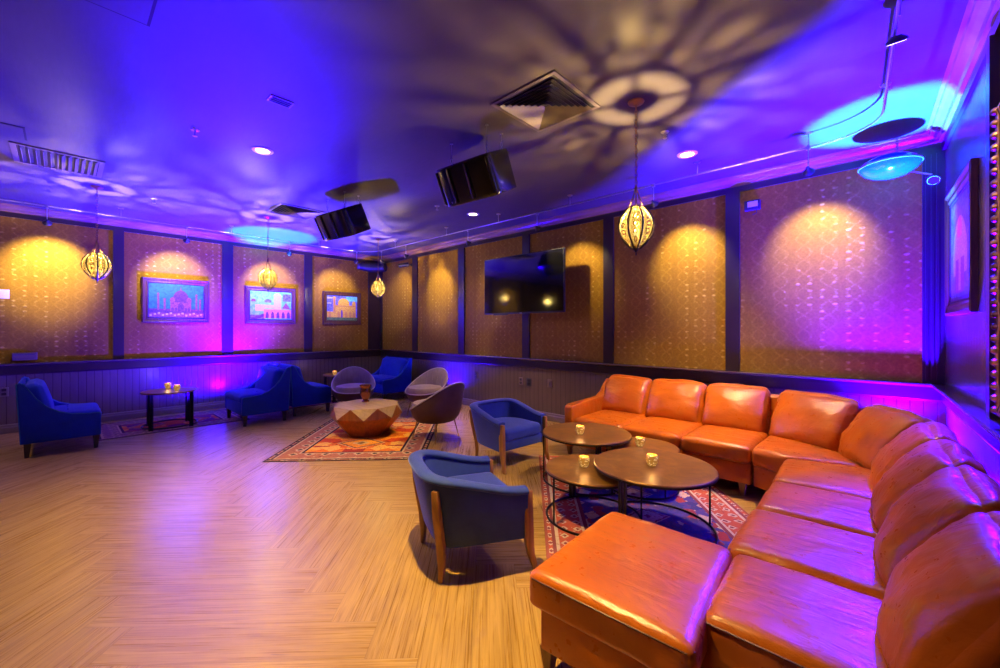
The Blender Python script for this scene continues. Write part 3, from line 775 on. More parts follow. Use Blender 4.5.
sh4 = [(2, rect(0, 0, 1, 1)), (9, rect(.06, .04, .94, .96)), (3, dome(.5, .25, .62, .55)), (1, rect(.30, .08, .70, .40)), (5, dome(.5, .60, .2, .2)), (3, rect(.45, .1, .55, .5))]
framed(4.58, 1.07, 1.0, 2.11, 'tall framed picture on the right wall by the back corner', (PB, sh4), .10, 'R')
def gilt():
    yc, w, h, zc = 2.96, .60, 1.57, 1.845
    t = thing('ornate_frame', 'tall carved gilt mirror frame cut off by the right edge of view', 'frame', (xr(yc), yc, zc-h/2), -PI/2+.03)
    fw = .15
    prof = [(0, -.002), (0, -.05), (.03, -.062), (.07, -.05), (.11, -.058), (fw, -.03), (fw, -.002)]
    rings = []
    for (cx, cz) in ((-w/2, 0), (w/2, 0), (w/2, h), (-w/2, h)):
        sx = 1 if cx < 0 else -1; sz = 1 if cz == 0 else -1
        rings.append([Vector((cx+sx*p, y, cz+sz*p)) for p, y in prof])
    mb = MB(); mb.loft(rings, closed_loop=True)
    for q in range(26):     # carved beads round the rim
        z = .03 + q*(h-.06)/25
        for sx in (-1, 1): mb.lathe([(.0005, -.024), (.018, -.012), (.022, 0), (.018, .012), (.0005, .024)], 8, (sx*(w/2-.03), -.058, z))
    mb.build('moulding', M['gilt'], t, smooth=False)
    mb = MB(); mb.box((0, -.012, h/2), (w-2*fw+.02, .012, h-2*fw+.02)); mb.build('mirror_glass', M['screen'], t, smooth=False)
gilt()
def corner_mirror():
    c = Vector((.037, 5.08, 2.96))
    t = thing('dome_with_spot', 'blue glass dome with added violet spot high in the back right corner', 'lamp', c)
    mb = MB(); mb.lathe([(.0005, -.105), (.06, -.100), (.12, -.082), (.17, -.052), (.20, -.018), (.212, .012)], 40); mb.lathe([(.212, .012), (.19, .045), (.14, .075), (.07, .092), (.0005, .098)], 40); mb.build('dome', M['mirror'], t)
    mb = MB(); mb.lathe([(.209, .004), (.217, .006), (.217, .018), (.209, .02)], 40, closed=True); mb.build('rim', M['steel'], t)
    mb = MB(); mb.tube([(.05, .15, .055), (.06, .26, .07), (.06, YW-c.y-.02, .07)], .008, 8); mb.box((.06, YW-c.y-.028, .07), (.05, .012, .09)); mb.tube([(.06, YW-c.y-.03, .06), (.28, .30, -.06), (.285, .13, -.13)], .008, 8); mb.build('bracket', M['steel'], t)
    q = Vector((.28, .11, -.15)); d = Vector((.10, 2.6, .4)) - (c + q); d.normalize()
    m = Matrix.Translation(q) @ d.to_track_quat('-Z', 'Y').to_matrix().to_4x4()
    mb = MB(); mb.lathe([(.0005, .03), (.03, .028), (.04, .01), (.042, -.03), (.037, -.03), (.035, .0), (.0005, .004)], 24); mb.xf(m); mb.build('added_spot_can', M['matte'], t)  # spot can and its arm are added to light the sofa seats violet
    mb = MB(); mb.lathe([(.0005, -.020), (.036, -.021)], 24); mb.xf(m); mb.build('lens', M['lens'], t)
    spot(t, 'added_violet_beam', c + q + d*.04, (.10, 2.6, .4), 5500, (.020, .0, 1.0), 38, .8, .05)
corner_mirror()
def plate(name, label, cat, loc, rz, w, h, mats, kind):
    t = thing(name, label, cat, loc, rz)
    mb = MB(); mb.box((0, -.004, 0), (w, .008, h)); mb.build('cover_plate', mats[0], t, bevel=.002, smooth=False)
    if kind == 'switch':
        mb = MB(); mb.box((0, -.011, 0), (w*.3, .008, h*.4)); mb.build('toggle', mats[1], t, smooth=False)
    else:
        for z in (-h*.22, h*.22):
            mb = MB(); mb.box((0, -.010, z), (w*.55, .006, h*.30)); mb.build('socket', mats[1], t, smooth=False)
def wallx(u, v):
    f, th, y0 = 410.3, .752, 329.1
    R = (math.cos(th), math.sin(th)); F = (-math.sin(th), math.cos(th))
    a = (u-500)/f; d = (F[0]+a*R[0], F[1]+a*R[1])
    return d, (y0-v)/f
def on_back(u, v):
    d, k = wallx(u, v); t = YW/d[1]; return (t*d[0], YW, 1.5+t*k)
def on_left(u, v):
    d, k = wallx(u, v); t = XL/d[0]; return (XL, t*d[1], 1.5+t*k)
plate('wall_outlet', 'pale outlet plate left of the dark socket on the back wainscot', 'outlet', on_back(521, 381), 0, .085, .13, (M['base'], M['trim']), 'o')
plate('wall_outlet', 'dark outlet plate on the back wainscot above the navy chair', 'outlet', on_back(529, 382), 0, .10, .13, (M['matte'], M['dark']), 'o')
plate('wall_switch', 'switch plate on the back wainscot nearest the leather sofa', 'switch', on_back(550, 383.5), 0, .09, .13, (M['base'], M['vent']), 'switch')
plate('wall_outlet', 'outlet plate low on the back wainscot behind the grey chairs', 'outlet', on_back(476, 375), 0, .085, .13, (M['board_x'], M['trim']), 'o')
plate('wall_outlet', 'outlet plate on the left wainscot at the edge of view', 'outlet', on_left(4, 392), PI/2, .085, .13, (M['base'], M['trim']), 'o')
plate('wall_switch', 'pale switch plate on the gold wall at the left edge', 'switch', on_left(3, 294), PI/2, .12, .13, (M['white'], M['white']), 'switch')
plate('wall_switch', 'white switch plate under the left rail above the back to back chairs', 'switch', on_left(299, 357.5), PI/2, .13, .06, (M['white'], M['white']), 'switch')
plate('wall_switch', 'white switch plate under the left rail above the leftmost blue chair', 'switch', on_left(50, 367.5), PI/2, .13, .05, (M['white'], M['white']), 'switch')
plate('wall_switch', 'white switch plate under the back rail behind the sofa', 'switch', on_back(797, 384), 0, .10, .06, (M['white'], M['white']), 'switch')
def wallbox():
    p = on_left(25, 353)
    t = thing('wall_box', 'small pale control box on the gold wall above the left rail', 'control box', (XL, p[1], 1.045), PI/2)
    mb = MB(); mb.box((0, -.03, .055), (.24, .06, .11)); mb.build('housing', M['base'], t, bevel=.006, smooth=False)
    mb = MB(); mb.box((0, -.062, .085), (.20, .006, .02)); mb.box((0, -.062, .03), (.20, .006, .012)); mb.build('slot', M['vent'], t, smooth=False)
    p = on_back(753, 206)
    t = thing('emergency_light', 'small box shaped emergency light on the gold wall below the track', 'emergency light', (p[0], YW, p[2]-.06))
    mb = MB(); mb.box((0, -.033, .06), (.155, .07, .11)); mb.build('housing', M['matte'], t, bevel=.008, smooth=False)
    mb = MB(); mb.box((.01, -.072, .065), (.10, .006, .06)); mb.build('lens', M['white'], t, smooth=False)
    mb = MB(); mb.tube([(.04, -.03, .004), (.045, -.03, -.03), (0, -.02, -.045)], .004, 6); mb.build('cable', M['matte'], t)
wallbox()
def cams():
    t = thing('corner_loudspeaker', 'black egg shaped speaker tucked under the crown in the far corner', 'speaker', (-9.0, 5.2, 2.98))
    mb = MB(); mb.tube([(-.16, -.30, .03), (0, -.08, .0), (.28, .10, -.0)], [.09, .12, .10], 16); mb.build('body', M['matte'], t)
    mb = MB(); mb.lathe([(.0005, .035), (.06, .03), (.085, 0)], 20); mb.xf(Matrix.Translation((-.17, -.33, .03)) @ Matrix.Rotation(1.3, 4, 'X')); mb.build('cone', M['vent'], t)
    mb = MB(); mb.tube([(.05, 0, .06), (.05, .12, .10), (.05, YW-5.2, .10)], .015, 8); mb.build('bracket', M['matte'], t)
    p = on_back(412, 265)
    t = thing('security_camera', 'small dark security camera on the back wall near far corner', 'camera', (p[0], YW, p[2]))
    mb = MB(); mb.lathe([(.0005, .03), (.03, .03), (.034, 0), (.0005, 0)], 16); mb.xf(Matrix.Rotation(PI/2, 4, 'X')); mb.build('mount', M['matte'], t)
    mb = MB(); mb.tube([(0, -.03, 0), (-.05, -.12, -.0)], .012, 8); mb.tube([(-.02, -.08, .01), (-.16, -.24, -.03)], .045, 14); mb.build('body', M['matte'], t)
    mb = MB(); mb.tube([(-.155, -.235, -.029), (-.168, -.248, -.033)], .032, 14); mb.build('lens', M['screen'], t)
cams()

# ================================================================== FLOOR THINGS
def rug(name_lab, cx, cy, hx, hy, rz, mat):
    mb = MB(); n = 2
    mb.box((0, 0, .0025), (2*hx, 2*hy, .005))
    o = mb.build('rug', mat, smooth=False, bevel=.0015)
    o.location = (cx, cy, .0005); o.rotation_euler = (0, 0, rz)
    return tag(o, name_lab, 'rug', 'patterned rugs')
rug('orange patterned rug under the geometric coffee table', -5.30, 2.97, .9, 1.12, -PI/4+.02+PI/2, M['rug_orange'])
rug('red and cream patterned rug under the round nesting tables', -1.52, 3.373, .83, 1.3, math.atan2(-.777, .63)+PI/2, M['rug_red'])
rug('plum and orange rug under the small table by the left wall', -8.33, 1.22, .65, .92, 0, M['rug_plum'])
rug('rose patterned rug beside the left wall behind the back to back chairs', -8.56, 3.12, .42, .75, 0, M['rug_rose'])

# ---------------------------------------------------------------- leather sectional
def sofa():
    off = Vector((-.9, 4.3, 0))
    t = thing('sectional_sofa', 'orange leather corner sectional sofa with chaise end along two walls', 'sofa', off)
    def quad_fn(FL, FR, BR, BL, w, d, zc):
        FL, FR, BR, BL = map(Vector, (FL, FR, BR, BL))
        def fn(q):
            u = q.x/w + .5; v = q.y/d + .5
            a = FL.lerp(FR, u); b = BL.lerp(BR, u); p = a.lerp(b, v)
            return Vector((p.x, p.y, q.z + zc))
        return fn
    def seat(FL, FR, BR, BL, z0, z1, name='seat_cushion', puff=.022, r=.045, n=16):
        w = ((Vector(FR)-Vector(FL)).length + (Vector(BR)-Vector(BL)).length)/2
        d = ((Vector(BL)-Vector(FL)).length + (Vector(BR)-Vector(FR)).length)/2
        mb = MB(); pillow(mb, (w, d, z1-z0), r, (puff, 0), n, quad_fn(FL, FR, BR, BL, w, d, (z0+z1)/2), wr=.006, seed=FL[0]*3+FL[1])
        o = mb.build(name, M['leather'], t, off=off, auto=180)
        return o
    def base(FL, FR, BR, BL, z0=.115, z1=.31):
        mb = MB(); q = [Vector((*p, 0)) for p in (FL, FR, BR, BL)]
        c = sum(q, Vector())/4
        q = [c + (p-c)*.985 for p in q]
        mb.loft([[p + Vector((0, 0, z0)) for p in q], [p + Vector((0, 0, z1)) for p in q]])
        mb.build('base_frame', M['leather'], t, off=off, bevel=.012)
    F, B = 4.12, 4.93
    xs = [-2.68, -2.08, -1.46, -.85]
    seats = []
    for a, b in zip(xs, xs[1:]):
        seats.append(((a+.004, F), (b-.004, F), (b-.004, B), (a+.004, B)))
    seats.append(((-.845, F), (-.60, 4.045), (.12, 4.22), (-.845, B)))
    seats.append(((-.595, 4.035), (-.575, 3.405), (.12, 3.405), (.12, 4.21)))
    for a, b in ((3.4, 2.8), (2.8, 2.2)):
        seats.append(((-.57, a-.004), (-.565, b+.004), (.13, b+.004), (.12, a-.004)))
    for i, s in enumerate(seats):
        seat(*s, .30, .455)
        s2 = [Vector(p) for p in s]; c = sum(s2, Vector((0, 0)))/4
        fr = [(s2[0] + (s2[3]-s2[0])*.05), (s2[1] + (s2[2]-s2[1])*.05), s2[2], s2[3]]
        base(*[tuple(p) for p in fr])
    # last seat drops to the ground end, chaise runs off it
    seat((-.52, 2.195), (-.50, 1.60), (.14, 1.60), (.13, 2.195), .135, .452)
    seat((-1.165, 2.19), (-1.13, 1.375), (-.45, 1.40), (-.525, 2.195), .30, .458, 'chaise_cushion', .016, .04, 18)
    base((-1.12, 2.16), (-1.09, 1.41), (-.48, 1.44), (-.55, 2.16))
    # welt piping round the chaise cushion
    mb = MB(); zp = .432
    mb.tube([(-1.163, 2.15, zp), (-1.148, 1.80, zp), (-1.128, 1.40, zp), (-1.10, 1.377, zp), (-.80, 1.387, zp), (-.475, 1.402, zp), (-.455, 1.43, zp)], .004, 6); mb.build('piping', M['stitch'], t, off=off)
    mb = MB(); zp = .432
    mb.tube([(-.502, 1.66, zp), (-.492, 1.62, zp), (-.47, 1.601, zp), (-.2, 1.600, zp), (.12, 1.600, zp)], .004, 6); mb.build('piping', M['stitch'], t, off=off)
    # back cushions: base line A->B (left to right when facing them), lean, height
    def back(A, B_, lean=.24, h=.52, th=.20, z0=.43, sd=0, wx=1.0, puff=.080):
        A, B_ = Vector((*A, 0)), Vector((*B_, 0)); e = (B_-A); w = e.length; e.normalize()
        nrm = Vector((-e.y, e.x, 0))                       # towards the back
        up = (Vector((0, 0, 1))*h + nrm*lean).normalized(); bk = e.cross(up)*-1
        if bk.dot(nrm) < 0: bk = -bk
        o0 = (A+B_)/2 + Vector((0, 0, z0)) + bk*th*.5 + up*h*.5
        def fn(q):
            k = 1 + (wx-1)*(q.z/h+.5)
            s = q.z/h + .5
            return o0 + e*(q.x*k) + bk*(q.y*(1.08-.36*max(0, s)**2)) + up*q.z
        mb = MB(); pillow(mb, (w, th, h), .060, (.030, .0), 20, fn, puff_y=puff, wr=.014, seed=sd*3.7+1)
        mb.build('back_cushion', M['leather'], t, off=off, auto=180)
    bx = [-2.72, -2.12, -1.485, -.865]
    for i, (a, b) in enumerate(zip(bx, bx[1:])): back((a, 4.80), (b, 4.80), sd=i)
    back((-.855, 4.78), (-.30, 4.50), sd=4, wx=1.12)
    back((-.30, 4.50), (-.055, 4.04), .26, sd=5, wx=1.25)
    back((-.045, 4.03), (-.03, 3.43), sd=6)
    back((-.03, 3.42), (-.01, 2.81), sd=7)
    back((-.01, 2.80), (.01, 2.21), sd=8)
    back((.01, 2.20), (.03, 1.60), sd=9)
    # back rest shell following both walls
    line = [(-2.72, 5.06), (-.95, 5.06), (-.42, 4.90), (.02, 4.60), (.20, 4.18), (.245, 3.4), (.26, 2.8), (.28, 2.2), (.30, 1.60)]
    rings = []
    for i, p in enumerate(line):
        a = Vector(line[max(0, i-1)]); b = Vector(line[min(len(line)-1, i+1)]); e = (b-a).normalized(); nn = Vector((-e.y, e.x))
        q = Vector(p); rg = []
        for (o, z) in ((-.02, .115), (.09, .115), (.12, .78), (.10, .815), (.06, .82), (.03, .79)):
            rg.append(Vector((*(q + nn*o), z)))
        rings.append(rg)
    mb = MB(); mb.loft(rings); mb.build('backrest', M['leather'], t, off=off, bevel=.01)
    # track arm at the far left end, rising in a curve to the back
    prof = [(4.10, .115), (5.14, .115), (5.16, .81), (5.10, .83), (5.02, .77), (4.93, .68), (4.82, .625), (4.16, .605), (4.115, .59), (4.10, .56)]
    mb = MB(); mb.prism(prof, 0, -2.785, -2.675); mb.build('armrest', M['leather'], t, off=off, bevel=.014, bseg=3)
    for (x, y) in ((-2.76, 4.18), (-.93, 4.20), (-1.46, 4.2), (-2.06, 4.2), (-2.74, 5.05), (-.48, 3.5), (-.48, 2.3), (.2, 1.7), (.2, 3.4), (-1.07, 1.46), (-1.07, 2.10), (-.40, 1.66)):
        mb = MB(); mb.loft([[Vector((x+sx*r, y+sy*r, z)) for sx, sy in ((-1, -1), (1, -1), (1, 1), (-1, 1))] for r, z in ((.016, 0), (.03, .12))]); mb.build('leg', M['sofaleg'], t, off=off, smooth=False)
sofa()

# ---------------------------------------------------------------- round nesting tables
def round_table(loc, r, h, label, angs, group, arc=None):
    t = thing('nesting_table', label, 'coffee table', loc, 0, group)
    mb = MB(); mb.lathe([(.0005, h), (r-.004, h), (r, h-.004), (r, h-.010), (.0005, h-.010)], 72); mb.build('tabletop', M['top'], t)
    mb = MB(); mb.lathe([(r-.012, h-.010), (r+.003, h-.010), (r+.003, h-.024), (r-.012, h-.024)], 72, closed=True); mb.build('rim', M['iron'], t)
    mb = MB()
    rr = r - .008
    a0, a1 = arc or (0, 2*PI)
    mb.tube([(rr*math.cos(a0+(a1-a0)*k/64), rr*math.sin(a0+(a1-a0)*k/64), .010) for k in range(64 if not arc else 65)], .009, 8, closed=not arc); mb.build('base_ring', M['iron'], t)
    for k, a in enumerate(angs):
        p = Vector((rr*math.cos(a), rr*math.sin(a), 0)); tn = Vector((-math.sin(a), math.cos(a), 0))
        mb = MB()
        if k == 0:
            for s in (-1, 1): mb.bar(p + tn*s*.022 + Vector((0, 0, .01)), p + tn*s*.022 + Vector((0, 0, h-.014)), .014, .02)
            mb.bar(p + Vector((0, 0, .01)), p + Vector((0, 0, h-.014)), .035, .006, up=tn)
        else: mb.tube([p + Vector((0, 0, .01)), p + Vector((0, 0, h-.014))], .0075, 8)
        mb.build('leg', M['iron'], t)
round_table((-2.165, 3.57, .006), .43, .475-.006, 'round bronze topped table beside the navy chair nearest the wall', (1.8, -2.39, -.45), 'round nesting tables', (1.25, 5.9))
round_table((-1.275, 3.06, .006), .437, .475-.006, 'round bronze topped table nearest the chaise, largest looking of four', (-1.65, .75, 2.6), 'round nesting tables', (-2.04, 2.64))
round_table((-1.70, 2.905, .006), .375, .39-.006, 'lower round table tucked under the nearest table on its left', (2.6, -1.95, .4), 'round nesting tables')
round_table((-1.68, 3.77, .006), .33, .39-.006, 'lower round table in front of the sofa behind the tall ones', (1.6, -.5, 3.7), 'round nesting tables')
def votive(x, y, z, label, s=1.0):
    t = thing('candle_holder', label, 'candle', (x, y, z), 0, 'lit glass votive candles')
    mb = MB(); mb.lathe([(r*s, zz*s) for r, zz in ((.0005, .0), (.022, .0), (.026, .004), (.034, .022), (.040, .045), (.039, .062), (.035, .072), (.033, .072), (.036, .06), (.037, .045), (.031, .024), (.024, .008), (.0005, .007))], 24); mb.build('glass', M['votive'], t)
    mb = MB(); mb.lathe([(r*s, zz*s) for r, zz in ((.0005, .03), (.027, .03), (.024, .010), (.0005, .010))], 16); wx = mb.build('wax', M['wax'], t)
    mb = MB(); mb.lathe([(r*s, zz*s) for r, zz in ((.0005, .032), (.005, .040), (.004, .050), (.0005, .060))], 8); mb.build('flame', M['flame'], wx)
    l = bpy.data.lights.new('candle_glow', 'POINT'); l.energy = 1.0; l.color = (1, .55, .16); l.shadow_soft_size = .02
    o = bpy.data.objects.new('candle_glow', l); COL.objects.link(o); o.location = (0, 0, .085*s); o.parent = t
def at(u, v, z):
    d, k = wallx(u, v); t = (z-1.5)/k; return (t*d[0], t*d[1])
TZ = .475; LZ = .39
for u, v, z, lab in ((580, 434, TZ, 'glowing votive on the round table nearest the wall'), (652, 465.5, TZ, 'glowing votive on the table nearest the chaise'),
                     (584, 466.5, LZ, 'glowing votive on the lower left round table'), (640, 446, LZ, 'glowing votive on the lower table in front of the sofa')):
    x, y = at(u, v, z); votive(x, y, z, lab, 1.12)

# ---------------------------------------------------------------- navy barrel chairs
def barrel_chair(loc, rz, label):
    t = thing('barrel_armchair', label, 'armchair', loc, rz, 'navy velvet barrel chairs')
    # local: front -y. path of the shell from front left arm round the back to the front right arm
    W, D = .325, .60
    yf, yb = -.31, .29
    def path(s):       # s 0..1
        a = s
        if a < .30: k = a/.30; return Vector((-W, yf + (.02-yf)*k)), k
        if a > .70: k = (1-a)/.30; return Vector((W, yf + (.02-yf)*k)), k
        q = (a-.30)/.40; an = PI - PI*q
        x, y = math.cos(an), math.sin(an)
        return Vector((W*math.copysign(abs(x)**.58, x), .02 + (yb-.02)*abs(y)**.58)), 1 + y
    N = 48
    pts = [path(i/N)[0] for i in range(N+1)]
    def ztop(p):
        k = max(0, min(1, (p.y-yf)/(yb-yf))); return .520 + .120*(k*k*(3-2*k))
    rings = []; top = []
    for i, p in enumerate(pts):
        a = pts[max(0, i-1)]; b = pts[min(N, i+1)]; e = (b-a).normalized(); nn = Vector((-e.y, e.x))   # outwards
        zt = ztop(p); bot = .20
        kk = max(0, min(1, (p.y-yf)/(yb-yf))); tp = .075*kk
        fi = lambda o, z: o - tp*max(0, min(1, (.52-z)/.32))
        sec = [(-.035, bot), (.010, bot), (.018, bot+.02), (.032, zt-.05), (.030, zt-.03), (-.030, zt-.03), (-.038, zt-.06), (-.04, .38)]
        rings.append([Vector((*(p + nn*fi(o, z)), z)) for o, z in sec])
        top.append((Vector((*(p + nn*.0), zt-.022)), nn))
    mb = MB(); mb.loft(rings); mb.build('shell', M['navy'], t, auto=50)
    rr = []
    for p, nn in top:
        n3 = Vector((*nn, 0)); ring = []
        for k in range(12):
            a = 2*PI*k/12; ring.append(p + n3*.047*math.cos(a) + Vector((0, 0, .024*math.sin(a))))
        rr.append(ring)
    mb = MB(); mb.loft(rr); mb.build('arm_roll', M['navy'], t, bevel=.0, auto=60)
    def clampx(q):
        # seat cushion narrows into the round back
        yy = (q.y - .02)/.22
        k = 1 if yy <= 0 else max(.25, math.sqrt(max(.06, 1-min(1, yy)**2*.80)))
        return Vector((q.x*k, q.y - .045, q.z + .36))
    mb = MB(); pillow(mb, (.575, .56, .13), .04, (.02, 0), 14, clampx, wr=.003); mb.build('seat_cushion', M['navy'], t, auto=180)
    mb = MB(); mb.box((0, yf+.025, .255), (.60, .05, .11)); mb.build('front_rail', M['navy'], t, bevel=.015)
    mb = MB(); mb.prism([(-.29, -.29), (.29, -.29), (.28, .0), (.19, .15), (0, .19), (-.19, .15), (-.28, .0)], 2, .195, .30); mb.build('seat_frame', M['navy'], t, bevel=.01)
    # legs run outside the shell from the arm to the floor
    for sx in (-1, 1):
        mb = MB(); sec = []
        for z, oy, w in ((0, -.045, .018), (.10, -.015, .024), (.22, .0, .030), (.36, .004, .030), (.495, .0, .024)):
            c = Vector((sx*(W+.006 + (.014 if z < .1 else 0)), yf-.014+oy, z))
            sec.append([c + Vector((dx*w*.75, dy*w, 0)) for dx, dy in ((-1, -1), (1, -1), (1, 1), (-1, 1))])
        mb.loft(sec); mb.build('leg', M['leg'], t, bevel=.006)
        mb = MB(); sec = []
        for z, o, w in ((0, -.060, .015), (.10, -.066, .021), (.22, -.058, .025), (.42, -.012, .024), (.565, .008, .020)):
            p = Vector((sx*.283, .245, 0)); dr = Vector((sx*.72, .70, 0))
            c = p + dr*(o+.012) + Vector((0, 0, z))
            m = Matrix.Rotation(math.atan2(dr.y, dr.x), 3, 'Z')
            sec.append([c + m @ Vector((dx*w*.8, dy*w, 0)) for dx, dy in ((-1, -1), (1, -1), (1, 1), (-1, 1))])
        mb.loft(sec); mb.build('leg', M['leg'], t, bevel=.005)
    return t
bc = barrel_chair((-2.055, 1.83, 0), math.radians(156), 'navy velvet barrel chair with wooden legs standing nearest the camera')
dup(bc, 'navy velvet barrel chair with wooden legs between the grey chairs and round tables', (-3.209, 3.51, .0), math.radians(85))

# ---------------------------------------------------------------- grey bucket chairs
def bucket_chair(loc, rz, label):
    t = thing('bucket_chair', label, 'armchair', loc, rz, 'grey bucket chairs')
    N = 56
    def plan(a, r, sy=.94): return Vector((r*math.sin(a), r*sy*math.cos(a), 0))     # a=0 is the back (+y)
    def rim(a):
        k = (1+math.cos(a))/2; return .395 + .39*(k**1.8)
    def leanv(a): k = (1+math.cos(a))/2; return Vector((0, .055*k, 0))
    rings = []; rimpts = []
    for i in range(N):
        a = 2*PI*i/N; zr = rim(a); lv = leanv(a)
        ring = []
        for r, z, ll in ((.20, .235, 0), (.275, .255, 0), (.325, .32, .1), (.350, .42 if zr > .45 else zr-.02, .35), (.368, zr-.01, 1), (.358, zr+.006, 1), (.335, zr-.004, 1), (.312, max(.40, zr-.20), .5), (.295, .385, .2), (.05, .385, 0)):
            ring.append(plan(a, r) + lv*ll + Vector((0, 0, min(z, zr+.006) if r > .33 else z)))
        rings.append(ring); rimpts.append(plan(a, .368) + lv + Vector((0, 0, zr+.004)))
    mb = MB(); mb.loft([r[:6] for r in rings], closed_loop=True, wrap=False); mb.add([plan(2*PI*i/N, .20) + Vector((0, 0, .235)) for i in range(N)], [tuple(range(N))]); osh = mb.build('outer_shell', M['plum'], t, auto=70)  # outside of the shell is a darker tone than the inside
    mb = MB(); mb.loft([r[5:] for r in rings], closed_loop=True, wrap=False); mb.add([plan(2*PI*i/N, .05) + Vector((0, 0, .385)) for i in range(N)], [tuple(range(N))]); ish = mb.build('inner_shell', M['grey'], t, auto=70)
    mb = MB(); mb.tube(rimpts, .009, 8, closed=True); mb.build('piping', M['piping'], osh)
    for k in range(9):
        a = -1.35 + k*2.7/8; zr = rim(a); lv = leanv(a)
        mb = MB(); mb.tube([plan(a, .300) + lv*.3 + Vector((0, 0, .40)), plan(a, .310) + lv*.5 + Vector((0, 0, max(.41, zr-.19))), plan(a, .331) + lv + Vector((0, 0, zr-.01))], .006, 6); mb.build('channel_seam', M['grey'], ish)
    def rnd(q):
        return Vector((q.x, q.y-.02, q.z + .43))
    mb = MB(); mb.lathe([(.0005, .385), (.27, .385), (.298, .405), (.304, .455), (.290, .492), (.2, .512), (.0005, .516)], 40, (0, -.03, 0)); mb.build('seat_cushion', M['grey'], t)
    for sx in (-1, 1):
        for sy in (-1, 1):
            mb = MB(); mb.tube([(sx*.19, sy*.17, .24), (sx*.235, sy*.215, .0)], [.009, .006], 8); mb.build('leg', M['brass'], t)
    return t
def face(dx, dy): return math.atan2(dx, -dy)      # rotation so that local -y points to (dx, dy)
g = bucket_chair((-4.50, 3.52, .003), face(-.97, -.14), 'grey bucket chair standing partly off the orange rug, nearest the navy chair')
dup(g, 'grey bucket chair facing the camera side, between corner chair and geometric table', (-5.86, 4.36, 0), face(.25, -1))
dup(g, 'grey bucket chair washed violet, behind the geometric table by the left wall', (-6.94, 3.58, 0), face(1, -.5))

# ---------------------------------------------------------------- blue slipper chairs
def slipper(loc, rz, label, w=.98):
    t = thing('slipper_chair', label, 'chair', loc, rz, 'peacock blue slipper chairs')
    h = w/2
    mb = MB(); mb.box((0, .0, .26), (w-.02, .66, .19)); mb.build('seat_frame', M['teal'], t, bevel=.015)
    mb = MB(); pillow(mb, (w-.13, .60, .12), .045, (.025, 0), 16, lambda q: q + Vector((0, -.045, .405)), wr=.004); sc = mb.build('seat_cushion', M['teal'], t, auto=180)
    mb = MB()
    for ix in (-1, 0, 1): mb.lathe([(.0005, .010), (.010, .006), (.013, 0), (.0005, -.004)], 10, (ix*.2, -.05, .488))
    mb.build('tufting_button', M['teal'], sc)
    rot = Matrix.Translation((0, .20, .62)) @ Matrix.Rotation(-.25, 4, 'X')
    mb = MB(); pillow(mb, (w-.13, .15, .46), .06, (.02, 0), 14, lambda q: (rot @ q.to_4d()).to_3d() if False else rot @ q, puff_y=.03, wr=.004); mb.build('backrest', M['teal'], t, auto=180)
    prof = [(.33, .165), (.365, .86), (.34, .875), (.31, .86), (.27, .79), (.21, .68), (.13, .58), (.03, .505), (-.08, .465), (-.20, .45), (-.32, .445), (-.335, .43), (-.335, .165)]
    for sx in (-1, 1):
        mb = MB(); mb.prism([(y, z) for y, z in prof], 0, sx*h-sx*.07, sx*h); sp = mb.build('side_panel', M['teal'], t, bevel=.012, auto=50)
        mb = MB(); mb.tube([(sx*h-sx*.004, y, z+.002) for y, z in prof[:-1]], .006, 6); mb.build('piping', M['teal_pipe'], sp)
    mb = MB(); mb.prism([(.33, .165), (.365, .86), (.33, .875), (.29, .165)], 0, -h+.02, h-.02); mb.build('back_panel', M['teal'], t, bevel=.012)
    for sx in (-1, 1):
        for y, dy in ((-.29, 0.0), (.28, .004)):
            mb = MB(); mb.loft([[Vector((sx*(h-.05)+a*r, y+dy*k+b*r, z)) for a, b in ((-1, -1), (1, -1), (1, 1), (-1, 1))] for r, z, k in ((.019, 0, 1), (.030, .17, 0))]); mb.build('leg', M['darkleg'], t, smooth=False)
    return t
s = slipper((-7.73, .01, 0), PI, 'peacock blue slipper chair alone at the left edge', .98)
dup(s, 'peacock blue slipper chair facing the small table, left of the back to back pair', (-7.63, 2.22, 0), 0)
dup(s, 'peacock blue slipper chair facing the far corner, right of the back to back pair', (-7.85, 3.03, 0), PI)
dup(s, 'peacock blue slipper chair in the far corner against the back wall', (-7.97, 4.84, 0), 0)

# ---------------------------------------------------------------- small side tables
def side_table(loc, label):
    t = thing('side_table', label, 'side table', loc, .72, 'dark drum side tables')
    r, h = .35, .55
    mb = MB(); mb.lathe([(.0005, h), (r, h), (r+.004, h-.006), (r+.004, h-.022), (r-.01, h-.022), (.0005, h-.012)], 56); mb.build('tabletop', M['top'], t)
    mb = MB(); mb.tube([((r-.015)*math.cos(2*PI*k/56), (r-.015)*math.sin(2*PI*k/56), .03) for k in range(56)], .012, 8, closed=True); mb.build('base_ring', M['iron'], t)
    for k in range(4):
        a = k*PI/2; p = Vector(((r-.012)*math.cos(a), (r-.012)*math.sin(a), 0)); tn = Vector((-math.sin(a), math.cos(a), 0))
        mb = MB()
        for s_ in (-1, 1): mb.bar(p + tn*s_*.024, p + tn*s_*.024 + Vector((0, 0, h-.02)), .012, .02)
        mb.bar(p + Vector((0, 0, .0)), p + Vector((0, 0, h-.02)), .05, .008, up=tn)
        mb.build('leg', M['iron'], t)
    return t
st = side_table((-8.06, 1.15, .006), 'dark round side table by the left wall holding two candles')
dup(st, 'dark round side table behind the violet bucket chair holding one candle', (-8.42, 4.06, 0))
votive(-8.33, 1.16, .556, 'glowing votive on the left side table, farther of the two', 1.15)
votive(-7.97, 1.22, .556, 'glowing votive on the left side table, nearer of the two', 1.15)
votive(-8.33, 3.88, .55, 'glowing votive on the side table behind the violet bucket chair', 1.15)

